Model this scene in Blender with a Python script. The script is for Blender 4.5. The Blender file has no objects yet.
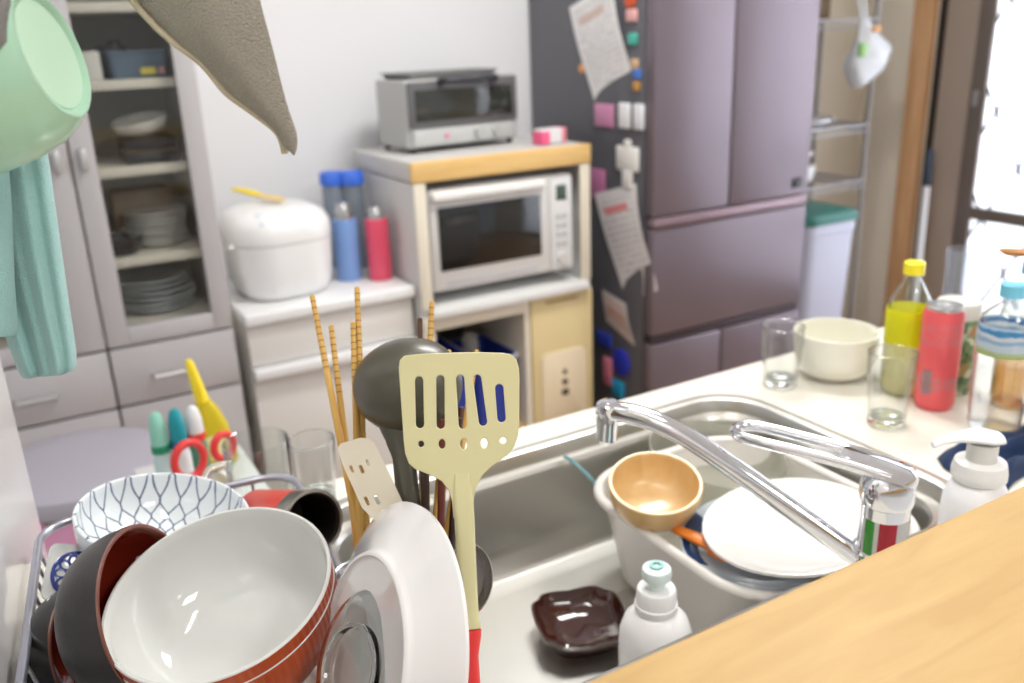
import bpy, bmesh, math, random
from mathutils import Vector, Matrix, Quaternion
random.seed(7)
S = bpy.context.scene
COL = S.collection
PI = math.pi

# ------------------------------------------------------------------ materials
def lin(c):
    return tuple(((v/255)/12.92 if v/255 <= .04045 else ((v/255+.055)/1.055)**2.4) for v in c) + (1,)
MATS = {}
def nodes(name):
    m = bpy.data.materials.new(name); m.use_nodes = True
    nt = m.node_tree; b = nt.nodes['Principled BSDF']
    return m, nt, b
def sety(b, **k):
    names = dict(rough='Roughness', metal='Metallic', trans='Transmission Weight', ior='IOR', coat='Coat Weight',
                 sheen='Sheen Weight', spec='Specular IOR Level', sss='Subsurface Weight', aniso='Anisotropic', coatr='Coat Roughness')
    for a, v in k.items(): b.inputs[names[a]].default_value = v
def mat(name, rgb, bump=0, bscale=60, bdist=.002, var=0, vscale=6, **k):
    """plain surface with a little procedural variation and bump"""
    if name in MATS: return MATS[name]
    m, nt, b = nodes(name); N = nt.nodes; L = nt.links
    c = lin(rgb); b.inputs['Base Color'].default_value = c
    sety(b, **k)
    tc = N.new('ShaderNodeTexCoord')
    if var:
        n = N.new('ShaderNodeTexNoise'); n.inputs['Scale'].default_value = vscale; n.inputs['Detail'].default_value = 4
        L.new(tc.outputs['Object'], n.inputs['Vector'])
        mx = N.new('ShaderNodeMix'); mx.data_type = 'RGBA'
        mx.inputs[6].default_value = c; mx.inputs[7].default_value = tuple(v*(1-var) for v in c[:3])+(1,)
        L.new(n.outputs['Fac'], mx.inputs[0]); L.new(mx.outputs[2], b.inputs['Base Color'])
    if bump:
        n2 = N.new('ShaderNodeTexNoise'); n2.inputs['Scale'].default_value = bscale; n2.inputs['Detail'].default_value = 3
        L.new(tc.outputs['Object'], n2.inputs['Vector'])
        bp = N.new('ShaderNodeBump'); bp.inputs['Strength'].default_value = bump; bp.inputs['Distance'].default_value = bdist
        L.new(n2.outputs['Fac'], bp.inputs['Height']); L.new(bp.outputs['Normal'], b.inputs['Normal'])
    MATS[name] = m
    return m
def wood(name, a, bcol, scale=(2, 30, 30), rough=.45, dist=3, coat=0):
    if name in MATS: return MATS[name]
    m, nt, b = nodes(name); N = nt.nodes; L = nt.links
    tc = N.new('ShaderNodeTexCoord'); mp = N.new('ShaderNodeMapping'); mp.inputs['Scale'].default_value = scale
    n = N.new('ShaderNodeTexNoise'); n.inputs['Scale'].default_value = 3; n.inputs['Detail'].default_value = 6; n.inputs['Distortion'].default_value = dist*.2
    L.new(tc.outputs['Object'], mp.inputs['Vector']); L.new(mp.outputs['Vector'], n.inputs['Vector'])
    r = N.new('ShaderNodeValToRGB'); r.color_ramp.elements[0].position = .3; r.color_ramp.elements[1].position = .7
    r.color_ramp.elements[0].color = lin(a); r.color_ramp.elements[1].color = lin(bcol)
    L.new(n.outputs['Fac'], r.inputs['Fac']); L.new(r.outputs['Color'], b.inputs['Base Color'])
    sety(b, rough=rough, coat=coat)
    MATS[name] = m
    return m
def thin_glass(name, rgb=(245, 250, 250), refl=1.0, haze=0, hazecol=(240, 245, 248)):
    """thin walled clear sheet: see-through plus fresnel gloss (and an optional milky share)"""
    if name in MATS: return MATS[name]
    m, nt, b = nodes(name); N = nt.nodes; L = nt.links; out = N['Material Output']
    N.remove(b)
    t = N.new('ShaderNodeBsdfTransparent'); t.inputs['Color'].default_value = lin(rgb)
    g = N.new('ShaderNodeBsdfGlossy'); g.inputs['Roughness'].default_value = .03
    f = N.new('ShaderNodeLayerWeight'); f.inputs['Blend'].default_value = .5
    pw = N.new('ShaderNodeMath'); pw.operation = 'POWER'; pw.inputs[1].default_value = 3.0; L.new(f.outputs['Facing'], pw.inputs[0])
    mu = N.new('ShaderNodeMath'); mu.operation = 'MULTIPLY_ADD'; mu.inputs[1].default_value = .8*refl; mu.inputs[2].default_value = .035*refl; mu.use_clamp = True
    L.new(pw.outputs[0], mu.inputs[0])
    mx = N.new('ShaderNodeMixShader'); L.new(mu.outputs[0], mx.inputs[0])
    if haze:
        d = N.new('ShaderNodeBsdfDiffuse'); d.inputs['Color'].default_value = lin(hazecol)
        tl = N.new('ShaderNodeBsdfTranslucent'); tl.inputs['Color'].default_value = lin(hazecol)
        mm = N.new('ShaderNodeMixShader'); L.new(d.outputs[0], mm.inputs[1]); L.new(tl.outputs[0], mm.inputs[2])
        mh = N.new('ShaderNodeMixShader'); mh.inputs[0].default_value = haze
        L.new(t.outputs[0], mh.inputs[1]); L.new(mm.outputs[0], mh.inputs[2]); L.new(mh.outputs[0], mx.inputs[1])
    else: L.new(t.outputs[0], mx.inputs[1])
    L.new(g.outputs[0], mx.inputs[2]); L.new(mx.outputs[0], out.inputs['Surface'])
    MATS[name] = m
    return m
def solid_glass(name, rgb=(245, 250, 248), rough=0, ior=1.48):
    return mat(name, rgb, trans=1, rough=rough, ior=ior)
def steel(name, rgb=(190, 188, 182), rough=.25, stretch=(3, 120, 120), bump=.06):
    if name in MATS: return MATS[name]
    m, nt, b = nodes(name); N = nt.nodes; L = nt.links
    b.inputs['Base Color'].default_value = lin(rgb); sety(b, metal=1, rough=rough)
    tc = N.new('ShaderNodeTexCoord'); mp = N.new('ShaderNodeMapping'); mp.inputs['Scale'].default_value = stretch
    n = N.new('ShaderNodeTexNoise'); n.inputs['Scale'].default_value = 4; n.inputs['Detail'].default_value = 5
    L.new(tc.outputs['Object'], mp.inputs['Vector']); L.new(mp.outputs['Vector'], n.inputs['Vector'])
    bp = N.new('ShaderNodeBump'); bp.inputs['Strength'].default_value = bump; bp.inputs['Distance'].default_value = .001
    L.new(n.outputs['Fac'], bp.inputs['Height']); L.new(bp.outputs['Normal'], b.inputs['Normal'])
    MATS[name] = m
    return m
def chrome(name='chrome'): return mat(name, (225, 227, 232), metal=1, rough=.06)

# ------------------------------------------------------------------ mesh helpers
def B(): return bmesh.new()
def box(bm, x0, x1, y0, y1, z0, z1, bev=0, seg=2, M=None):
    g = bmesh.ops.create_cube(bm, size=1)['verts']
    bmesh.ops.scale(bm, vec=(x1-x0, y1-y0, z1-z0), verts=g)
    bmesh.ops.translate(bm, vec=((x0+x1)/2, (y0+y1)/2, (z0+z1)/2), verts=g)
    if bev:
        es = list({e for v in g for e in v.link_edges})
        r = bmesh.ops.bevel(bm, geom=es, offset=bev, segments=seg, affect='EDGES', profile=.5)
        g = list({v for f in r['faces'] for v in f.verts} | {v for v in g if v.is_valid})
        fs = {f for v in g for f in v.link_faces}; g = list({v for f in fs for v in f.verts})
    if M is not None: bmesh.ops.transform(bm, matrix=M, verts=g)
    return bm
def loft(bm, rings, cap0=True, cap1=True, closed=True):
    """rings of equal length, skinned one to the next"""
    vs = [[bm.verts.new(p) for p in r] for r in rings]
    n = len(rings[0])
    for a, b in zip(vs, vs[1:]):
        for i in range(n if closed else n-1):
            j = (i+1) % n
            bm.faces.new((a[i], a[j], b[j], b[i]))
    if cap0 and n > 2: bm.faces.new(list(reversed(vs[0])))
    if cap1 and n > 2: bm.faces.new(vs[-1])
    return vs
def lathe(bm, prof, n=40, M=None, uv=False):
    """profile of (r, z); r = 0 closes on the axis"""
    lay = bm.loops.layers.uv.verify() if uv else None
    new = []; rows = []
    for r, z in prof:
        if r < 1e-7:
            v = bm.verts.new((0, 0, z)); rows.append([v]); new.append(v)
        else:
            row = [bm.verts.new((r*math.cos(2*PI*i/n), r*math.sin(2*PI*i/n), z)) for i in range(n)]
            rows.append(row); new += row
    for k, (a, b) in enumerate(zip(rows, rows[1:])):
        for i in range(n):
            j = (i+1) % n
            if len(a) == 1 and len(b) == 1: continue
            if len(a) == 1: f = bm.faces.new((a[0], b[j], b[i])); us = [(i+.5, k), (i+1, k+1), (i, k+1)]
            elif len(b) == 1: f = bm.faces.new((a[i], a[j], b[0])); us = [(i, k), (i+1, k), (i+.5, k+1)]
            else: f = bm.faces.new((a[i], a[j], b[j], b[i])); us = [(i, k), (i+1, k), (i+1, k+1), (i, k+1)]
            if uv:
                for lp, (u, v) in zip(f.loops, us): lp[lay].uv = (u/n, v/(len(rows)-1))
    if M is not None: bmesh.ops.transform(bm, matrix=M, verts=new)
    return bm
def smooth_pts(pts, k=6):
    P = [Vector(p) for p in pts]; out = []
    for i in range(len(P)-1):
        p0 = P[max(i-1, 0)]; p1 = P[i]; p2 = P[i+1]; p3 = P[min(i+2, len(P)-1)]
        for s in range(k):
            t = s/k
            out.append(.5*((2*p1)+(p2-p0)*t+(2*p0-5*p1+4*p2-p3)*t*t+(3*p1-p0-3*p2+p3)*t**3))
    out.append(P[-1])
    return out
def tube(bm, pts, r, n=10, closed=False, flat=1.0, up=None):
    """round (or flattened) bar along points; r a number or one per point"""
    P = [Vector(p) for p in pts]; m = len(P)
    R = r if isinstance(r, (list, tuple)) else [r]*m
    T = []
    for i in range(m):
        a = P[(i-1) % m] if closed else P[max(i-1, 0)]; b = P[(i+1) % m] if closed else P[min(i+1, m-1)]
        T.append((b-a).normalized())
    nrm = Vector(up) if up else (Vector((0, 0, 1)) if abs(T[0].z) < .9 else Vector((1, 0, 0)))
    rows = []
    for i in range(m):
        nrm = (nrm - T[i]*nrm.dot(T[i])).normalized(); bi = T[i].cross(nrm)
        rows.append([P[i]+nrm*(R[i]*flat*math.cos(2*PI*k/n))+bi*(R[i]*math.sin(2*PI*k/n)) for k in range(n)])
    if closed: rows.append(rows[0])
    if closed:
        vs = [[bm.verts.new(p) for p in rr] for rr in rows[:-1]]; vs.append(vs[0])
        for a, b in zip(vs, vs[1:]):
            for i in range(n):
                j = (i+1) % n; bm.faces.new((a[i], a[j], b[j], b[i]))
    else: loft(bm, rows)
    return bm
def rrect(w, d, r, z=0, k=6, cx=0, cy=0):
    """rounded rectangle ring, counter-clockwise"""
    r = max(min(r, w/2-1e-5, d/2-1e-5), 1e-5); out = []
    for (sx, sy, a0) in ((1, 1, 0), (-1, 1, PI/2), (-1, -1, PI), (1, -1, 3*PI/2)):
        for i in range(k+1):
            a = a0+PI/2*i/k
            out.append(Vector((cx+sx*(w/2-r)+r*math.cos(a), cy+sy*(d/2-r)+r*math.sin(a), z)))
    return out
def prism(bm, outline, z0, z1, holes=None, bev=0):
    """outline (x, y) extruded from z0 to z1, holes cut through"""
    loops = [outline]+(holes or [])
    es = []
    for lp in loops:
        v = [bm.verts.new((p[0], p[1], z0)) for p in lp]
        es += [bm.edges.new((v[i], v[(i+1) % len(v)])) for i in range(len(v))]
    r = bmesh.ops.triangle_fill(bm, use_beauty=True, use_dissolve=False, edges=es)
    fs = [f for f in r['geom'] if isinstance(f, bmesh.types.BMFace)]
    e = bmesh.ops.extrude_face_region(bm, geom=fs)
    bmesh.ops.translate(bm, vec=(0, 0, z1-z0), verts=[v for v in e['geom'] if isinstance(v, bmesh.types.BMVert)])
    return bm
def ell(cx, cy, a, b, n=16): return [(cx+a*math.cos(2*PI*i/n), cy+b*math.sin(2*PI*i/n)) for i in range(n)]
def slot(cx, y0, y1, r, n=6, x2=None):
    """stadium outline from (cx,y0) to (x2,y1)"""
    x2 = cx if x2 is None else x2
    return [(cx+r*math.cos(PI+PI*i/n), y0+r*math.sin(PI+PI*i/n)) for i in range(n+1)] + \
           [(x2+r*math.cos(PI*i/n), y1+r*math.sin(PI*i/n)) for i in range(n+1)]
def obj(name, bm, m, parent=None, smooth=True, angle=40, fix=True):
    if fix: bmesh.ops.recalc_face_normals(bm, faces=bm.faces[:])
    me = bpy.data.meshes.new(name); bm.to_mesh(me); bm.free()
    if smooth:
        me.polygons.foreach_set('use_smooth', [True]*len(me.polygons))
        me.set_sharp_from_angle(angle=math.radians(angle))
    if m is not None: me.materials.append(m)
    o = bpy.data.objects.new(name, me); COL.objects.link(o)
    if parent is not None: o.parent = parent
    return o
def tag(o, label, cat, group=None):
    o['label'] = label; o['category'] = cat
    if group: o['group'] = group
    return o
def thing(name, label, cat, loc=(0, 0, 0), rotz=0, group=None, axis=None, roll=0):
    o = bpy.data.objects.new(name, None); COL.objects.link(o); o.empty_display_size = .05
    o.location = loc
    if axis is not None:
        q = Vector(axis).to_track_quat('Z', 'Y')
        o.rotation_mode = 'QUATERNION'; o.rotation_quaternion = q @ Quaternion((0, 0, 1), roll)
    else: o.rotation_euler = (0, 0, rotz)
    return tag(o, label, cat, group)
def place(o, loc, rotz=0, axis=None, roll=0):
    o.location = loc
    if axis is not None:
        o.rotation_mode = 'QUATERNION'; o.rotation_quaternion = Vector(axis).to_track_quat('Z', 'Y') @ Quaternion((0, 0, 1), roll)
    else: o.rotation_euler = (0, 0, rotz)
    return o
def struct(name, bm, m, parent=None, smooth=True):
    o = obj(name, bm, m, parent, smooth)
    if parent is None: o['kind'] = 'structure'
    return o
def dup(root, loc=None, rotz=None, label=None, group=None, scale=None):
    r = root.copy(); COL.objects.link(r)
    if loc is not None: r.location = loc
    if rotz is not None: r.rotation_euler = (0, 0, rotz)
    if label: r['label'] = label
    if group: r['group'] = group
    if scale: r.scale = scale
    for ch in list(root.children):
        c = ch.copy(); COL.objects.link(c); c.parent = r
        for g in ch.children:
            d = g.copy(); COL.objects.link(d); d.parent = c
    return r
def T(x, y, z): return Matrix.Translation((x, y, z))
def RZ(a): return Matrix.Rotation(a, 4, 'Z')
def RX(a): return Matrix.Rotation(a, 4, 'X')
def RY(a): return Matrix.Rotation(a, 4, 'Y')
def quad_sheet(bm, corners, nu=10, nv=10, thick=.001, wave=0, nrm=(0, 0, 1)):
    """thin sheet with real thickness between four corners (a b / d c), gently curled"""
    a, b, c, d = [Vector(p) for p in corners]; n = Vector(nrm).normalized()
    top = []; bot = []
    for j in range(nv+1):
        v = j/nv; rt = []; rb = []
        for i in range(nu+1):
            u = i/nu
            p = a.lerp(b, u).lerp(d.lerp(c, u), v)+n*(wave*math.sin(v*PI*1.5)*(.4+.6*u))
            rt.append(bm.verts.new(p+n*thick)); rb.append(bm.verts.new(p))
        top.append(rt); bot.append(rb)
    lay = bm.loops.layers.uv.verify()
    for j in range(nv):
        for i in range(nu):
            f = bm.faces.new((top[j][i], top[j][i+1], top[j+1][i+1], top[j+1][i]))
            for lp, (u, v) in zip(f.loops, ((i, j), (i+1, j), (i+1, j+1), (i, j+1))): lp[lay].uv = (u/nu, 1-v/nv)
            bm.faces.new((bot[j][i], bot[j+1][i], bot[j+1][i+1], bot[j][i+1]))
    def side(s, t):
        for i in range(len(s)-1): bm.faces.new((s[i], t[i], t[i+1], s[i+1]))
    side(top[0], bot[0]); side(top[-1], bot[-1])
    side([r[0] for r in top], [r[0] for r in bot]); side([r[-1] for r in top], [r[-1] for r in bot])
    return bm
def bowl_prof(R, H, t=.004, foot=.45, fh=.006, k=10, full=.62):
    """outside up, over the lip, inside down"""
    fr = R*foot
    out = [(0, fh*.6), (fr*.86, fh*.6), (fr*.9, 0), (fr, 0), (fr, fh)]
    for i in range(1, k+1):
        a = i/k; out.append((fr+(R-fr)*math.sin(a*PI/2)**full, fh+(H-fh)*(1-math.cos(a*PI/2))**.9))
    lip = [(R-t*.25, H+t*.3), (R-t*.75, H+t*.3), (R-t, H)]
    ins = []
    for i in range(k-1, 0, -1):
        a = i/k; ins.append((max(fr+(R-fr)*math.sin(a*PI/2)**full-t, .001), fh+t+(H-fh-t)*(1-math.cos(a*PI/2))**.9))
    return out, lip, ins+[(fr*.6, fh+t*.6), (fr*.3, fh+t*.45), (0, fh+t*.4)]
def bands(bm, n, fn):
    """material index per lathe row"""
    bm.faces.ensure_lookup_table()
    for k, f in enumerate(bm.faces): f.material_index = fn(k//n)
    return bm
def bowl(name, R, H, m_out, m_in, t=.004, n=56, parent=None, uv=False, foot=.45, fh=.006, lip=None, full=.62):
    o, l, i = bowl_prof(R, H, t, foot, fh, full=full)
    bm = B(); lathe(bm, o+l+i, n, uv=uv)
    no = len(o); nl = len(l)
    bands(bm, n, lambda r: 0 if r < no-1 else (2 if (lip and r < no+nl) else (1 if r >= no-1 else 0)))
    ob = obj(name, bm, m_out, parent)
    ob.data.materials.append(m_in)
    if lip: ob.data.materials.append(lip)
    return ob

WHITE = mat('white_paint', (236, 236, 238), bump=.05, bscale=220, rough=.6)
# ============================================================ SETTING
bm = B(); box(bm, -1.2, 3.6, -1.6, 2.9, -.06, 0); struct('floor', bm, wood('floor_wood', (176, 140, 98), (150, 112, 74), (1.5, 14, 14), .35))
bm = B(); box(bm, -1.2, 3.6, -1.6, 2.9, 2.45, 2.52); struct('ceiling', bm, mat('ceiling_paper', (240, 240, 238), bump=.1, bscale=150, rough=.8))
bm = B(); box(bm, -1.2, 3.6, 2.80, 2.92, 0, 2.45); struct('wall_back', bm, mat('wall_paper', (237, 237, 240), bump=.15, bscale=180, rough=.75))
bm = B(); box(bm, -.12, 0, -1.3, 0, 0, 2.45, M=T(-.034, 1.05, 0) @ RZ(math.radians(-6))); struct('wall_left', bm, mat('gloss_panel', (232, 229, 228), var=.05, vscale=3, rough=.12, coat=.3))
cream = mat('cream_wall', (228, 221, 207), bump=.1, bscale=160, rough=.7)
bm = B()
box(bm, 3.42, 3.52, 2.445, 2.80, 0, 2.45); box(bm, 3.42, 3.52, .0, 2.445, 2.1, 2.45); box(bm, 3.42, 3.52, -1.6, .0, 0, 2.45)
struct('wall_right', bm, cream)
bm = B(); box(bm, 2.36, 3.419, 2.785, 2.799, 0, 2.45); struct('wall_alcove', bm, mat('alcove_shaded_beige', (210, 199, 178), rough=.7, bump=.1, bscale=160))  # beige sheet over the white back wall; alcove shade is in its colour
bm = B(); box(bm, 3.385, 3.425, 2.45, 2.54, 0, 2.4, .004); struct('trim_1', bm, wood('trim_wood', (214, 172, 130), (196, 150, 106), (12, 12, 1.2), .5))
bm = B(); box(bm, -.077, 1.95, .02, .30, 0, 1.018); struct('wall_front', bm, WHITE)
bm = B(); tube(bm, [(-.079, .60, 1.50), (.55, .60, 1.50)], .006, 12); box(bm, .545, .555, .594, .606, 1.50, 2.45); struct('towel_rail', bm, chrome())  # unseen rail overhead, from which the towels and cup hang
# sliding glass door to the outside
BR = mat('bronze_frame', (118, 108, 101), rough=.4, metal=.3)
BRD = mat('bronze_dark', (52, 46, 44), rough=.4, metal=.3)
BRL = mat('bronze_light', (170, 155, 143), rough=.45, metal=.2)
bm = B()
box(bm, 3.42, 3.50, 2.40, 2.445, 0, 2.1, .003); box(bm, 3.42, 3.5, .0, .05, 0, 2.1, .003); box(bm, 3.42, 3.5, .05, 2.40, 2.05, 2.1, .003); box(bm, 3.42, 3.5, .05, 2.40, 0, .03, .003)
w1 = struct('window_1', bm, BRD)
bm = B(); box(bm, 3.405, 3.44, 2.255, 2.40, .03, 2.05, .004); struct('jamb_panel', bm, BRL, w1)
bm = B()
box(bm, 3.395, 3.43, 2.19, 2.255, .03, 2.05, .003); box(bm, 3.395, 3.43, .9, .96, .03, 2.05, .003)
box(bm, 3.397, 3.43, .96, 2.19, .615, .665, .003); box(bm, 3.397, 3.43, .96, 2.19, .03, .1, .003); box(bm, 3.397, 3.43, .96, 2.19, 1.99, 2.05, .003)
struct('sash', bm, BR, w1)
bm = B(); box(bm, 3.385, 3.397, 2.215, 2.235, 1.06, 1.12, .003); struct('latch', bm, mat('latch_steel', (190, 190, 190), metal=1, rough=.3), w1)
def frosted():
    m, nt, b = nodes('frosted_wired_glass'); N = nt.nodes; L = nt.links; out = N['Material Output']; N.remove(b)
    tc = N.new('ShaderNodeTexCoord')
    sp = N.new('ShaderNodeSeparateXYZ'); L.new(tc.outputs['Object'], sp.inputs[0])
    def mth(op, a, b2=None):
        n = N.new('ShaderNodeMath'); n.operation = op
        for i, v in enumerate((a, b2)):
            if v is None: continue
            if isinstance(v, (int, float)): n.inputs[i].default_value = v
            else: L.new(v, n.inputs[i])
        return n.outputs[0]
    ps = []
    for s in (1, -1):
        q = mth('ADD', mth('MULTIPLY', sp.outputs['Y'], 4.2*s), mth('MULTIPLY', sp.outputs['Z'], 2.4))
        q = mth('ABSOLUTE', mth('SUBTRACT', mth('FRACT', q), .5)); ps.append(mth('LESS_THAN', q, .028))
    wire = mth('MAXIMUM', *ps)
    tl = N.new('ShaderNodeBsdfTranslucent'); gl = N.new('ShaderNodeBsdfGlossy'); gl.inputs['Roughness'].default_value = .2
    mx = N.new('ShaderNodeMix'); mx.data_type = 'RGBA'; mx.inputs[6].default_value = lin((250, 251, 255)); mx.inputs[7].default_value = lin((40, 41, 46))
    L.new(wire, mx.inputs[0]); L.new(mx.outputs[2], tl.inputs['Color'])
    sh = N.new('ShaderNodeMixShader'); sh.inputs[0].default_value = .06
    L.new(tl.outputs[0], sh.inputs[1]); L.new(gl.outputs[0], sh.inputs[2]); L.new(sh.outputs[0], out.inputs['Surface'])
    return m
FR = frosted()
bm = B(); box(bm, 3.41, 3.416, .96, 2.19, .665, 1.99); struct('upper_pane', bm, FR, w1, False)
bm = B(); box(bm, 3.41, 3.416, .96, 2.19, .1, .615); struct('lower_pane', bm, FR, w1, False)
bm = B(); box(bm, 3.44, 3.446, .05, .9, .1, 1.99); struct('fixed_pane', bm, FR, w1, False)

# ============================================================ CHINA CABINET
GREY = mat('cabinet_grey', (190, 187, 188), var=.04, vscale=2, rough=.45)
CREAM = mat('shelf_cream', (226, 222, 212), rough=.5)
KNOB = mat('brushed_handle', (205, 205, 205), metal=.8, rough=.35)
cab = thing('china_cabinet', 'tall grey china cabinet with glass doors above drawers against the back wall', 'cabinet', (.153, 2.30, 0))
cx = .153
def L_(x): return x-cx
bm = B()
x0, x1 = L_(-.16), L_(.46)
box(bm, x0, x0+.018, .022, .42, 0, 2.0); box(bm, x1-.018, x1, .022, .42, 0, 2.0); box(bm, x0, x1, .41, .425, 0, 2.0)
box(bm, x0, x1, .022, .42, 1.98, 2.0); box(bm, x0+.018, x1-.018, .022, .41, .70, .735); box(bm, x0+.018, x1-.018, .03, .41, 0, .06)
box(bm, -.009, .009, .03, .41, .735, 1.98)
obj('carcass', bm, mat('cabinet_inside', (232, 228, 222), rough=.6), cab)
for zz in (.909, 1.128, 1.329, 1.50, 1.73):
    bm = B(); box(bm, x0+.019, x1-.019, .035, .40, zz-.022, zz, .002); obj('shelf', bm, CREAM, cab)
for (a, b, ga, gb, kx) in ((L_(.156), L_(.46), L_(.207), L_(.412), L_(.18)), (L_(-.16), L_(.150), L_(-.11), L_(.085), L_(.125))):
    bm = B()
    box(bm, a, ga, 0, .02, .70, 1.99, .002); box(bm, gb, b, 0, .02, .70, 1.99, .002)
    box(bm, ga, gb, 0, .02, .70, .745, .002); box(bm, ga, gb, 0, .02, 1.90, 1.99, .002)
    d = obj('door', bm, GREY, cab)
    bm = B(); box(bm, ga-.004, gb+.004, .008, .012, .742, 1.905); obj('glass_pane', bm, thin_glass('cabinet_glass', (244, 244, 242), .8), d, False)
    bm = B(); box(bm, kx-.008, kx+.008, -.022, 0, 1.135, 1.185, .005); obj('knob', bm, KNOB, d)
    bm = B(); box(bm, a, b, 0, .02, .545, .693, .003); dr = obj('drawer', bm, GREY, cab)
    hx = (a+b)/2-.015
    bm = B(); tube(bm, [(hx-.045, 0, .612), (hx-.045, -.022, .612), (hx+.045, -.022, .612), (hx+.045, 0, .612)], .006, 8); obj('handle', bm, KNOB, dr)
    bm = B(); box(bm, a, b, 0, .02, .06, .538, .003); obj('lower_door', bm, GREY, cab)

# crockery inside the cabinet
CHINA = mat('white_china', (236, 236, 232), rough=.15, coat=.4)
CHB = mat('pale_blue_china', (226, 234, 238), rough=.18, coat=.4)
def plate_obj(name, R, H, m, t=.004):
    bm = B()
    lathe(bm, [(0, .002), (R*.52, .002), (R*.55, 0), (R*.6, 0), (R*.62, .004), (R*.8, H*.5), (R, H), (R*.995, H+t*.7), (R*.97, H+t*.8), (R*.78, H*.5+t), (R*.6, .004+t), (R*.3, .003+t), (0, .003+t)], 40)
    return obj(name, bm, m)
p0 = tag(plate_obj('plate', .1, .016, CHB), 'pale blue china plate in the stack on the lowest cabinet shelf', 'plate', 'plates on the lowest cabinet shelf')
place(p0, (.31, 2.49, .7355))
for i in range(1, 6):
    dup(p0, (.31+random.uniform(-.014, .014), 2.49+random.uniform(-.006, .01), .7355+i*.0145))
p1 = tag(plate_obj('plate', .078, .014, CHINA), 'small white china plate in the stack on the second cabinet shelf', 'plate', 'plates on the second cabinet shelf')
place(p1, (.335, 2.47, .9095))
for i in range(1, 8): dup(p1, (.335+random.uniform(-.006, .006), 2.47+random.uniform(-.004, .006), .9095+i*.0105))
b = tag(bowl('serving_bowl', .055, .045, mat('black_glaze', (38, 36, 38), rough=.25), mat('black_glaze', (0, 0, 0))), 'small black bowl beside the white plates in the cabinet', 'bowl'); place(b, (.237, 2.40, .9095))
bm = B(); box(bm, .25, .40, 2.56, 2.66, .9095, 1.04, .006); tag(obj('storage_box', bm, mat('tan_card', (196, 174, 152), rough=.7)), 'tan box at the back of the second cabinet shelf behind the plates', 'box')
bx = thing('lacquer_box', 'black lacquer box with a gold line under the white oval bowl', 'box', (.345, 2.44, 1.1285))
bm = B(); box(bm, -.062, .06, -.07, .07, 0, .028, .004); obj('lower_tier', bm, mat('black_glaze', (0, 0, 0)), bx)
bm = B(); box(bm, -.063, .061, -.071, .071, .0285, .031); obj('gold_band', bm, mat('gold', (150, 118, 66), metal=.6, rough=.4), bx)
bm = B(); box(bm, -.062, .06, -.07, .07, .0315, .06, .004); obj('upper_tier', bm, mat('black_glaze', (0, 0, 0)), bx)
b = tag(bowl('oval_bowl', .072, .04, CHINA, CHINA), 'white oval bowl resting tilted on the black lacquer box', 'bowl'); place(b, (.34, 2.44, 1.193), axis=(-.18, -.1, 1)); b.scale = (1.0, .9, 1)
bx = thing('storage_box', 'clear blue-grey plastic box with yellow and pink packets inside', 'box', (.345, 2.43, 1.3295))
bm = B(); loft(bm, [rrect(.13, .13, .012, z) if z else rrect(.12, .12, .012, 0) for z in (0, .055)]+[rrect(.136, .136, .012, .056), rrect(.136, .136, .012, .064)]); obj('tub', bm, mat('blue_grey_plastic', (128, 148, 172), rough=.25, trans=.35, ior=1.2), bx)
bm = B(); box(bm, .0, .035, -.073, -.0685, .008, .024, .001); obj('packet', bm, mat('yellow_packet', (222, 208, 90), rough=.5), bx)
bm = B(); box(bm, .04, .055, -.073, -.0685, .008, .024, .001); obj('packet', bm, mat('pink_packet', (206, 150, 150), rough=.5), bx)
bm = B(); box(bm, .205, .262, 2.37, 2.45, 1.3295, 1.395, .003); tag(obj('storage_box', bm, mat('white_card', (225, 224, 222), rough=.6)), 'small white box on the upper cabinet shelf, left of the clear box', 'box')
bm = B(); box(bm, .30, .33, 2.50, 2.52, 1.3295, 1.42, .006); box(bm, .268, .345, 2.5, 2.54, 1.3295, 1.405, .008); tag(obj('storage_box', bm, mat('black_glaze', (0, 0, 0))), 'black box behind the clear plastic box on the upper shelf', 'box')
# a few cups seen through the left door
for i, (z_, r_, h_, c_, w_) in enumerate(((.9095, .032, .07, CHINA, 'white'), (1.1285, .034, .08, mat('dark_cup', (60, 52, 50), rough=.3), 'dark brown'))):
    b = tag(bowl('cup', r_, h_, c_, c_, full=.3, foot=.7), f'{w_} cup behind the glass of the left cabinet door', 'cup'); place(b, (.045, 2.42, z_))

# ============================================================ KITCHEN WAGON + THINGS
WW = mat('wagon_white', (224, 221, 216), rough=.5); WTOP = mat('wagon_top', (236, 236, 236), rough=.3)
wg = thing('kitchen_wagon', 'low off-white storage unit under the rice cooker', 'cabinet', (.728, 2.29, 0))
hw = .237
bm = B(); box(bm, -hw, hw, .02, .42, .0, .694, .003); obj('carcass', bm, WW, wg)
bm = B(); box(bm, -hw-.006, hw+.006, -.02, .43, .695, .73, .008, 3); obj('top_board', bm, WTOP, wg)
bm = B(); box(bm, -hw, hw, .0, .019, .578, .69, .003); obj('drawer', bm, WW, wg)
bm = B(); box(bm, -hw, hw, -.03, .019, .545, .575, .006); obj('pull_out_board', bm, WTOP, wg)
bm = B(); box(bm, -hw, hw, .0, .019, .02, .54, .003); obj('front_panel', bm, WW, wg)
RW = mat('appliance_white', (240, 240, 240), rough=.3, coat=.2)
rc = thing('rice_cooker', 'rounded white rice cooker with a domed lid on the low unit', 'rice cooker', (.645, 2.47, .7305), math.radians(3)); rc.scale = (1, 1, 1.08)
bm = B(); loft(bm, [rrect(w, d, r, z, 8) for w, d, r, z in ((.20, .22, .07, 0), (.225, .25, .08, .006), (.25, .28, .09, .03), (.265, .295, .1, .08), (.27, .30, .1, .13), (.272, .302, .1, .145))]); obj('body', bm, RW, rc)
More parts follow.
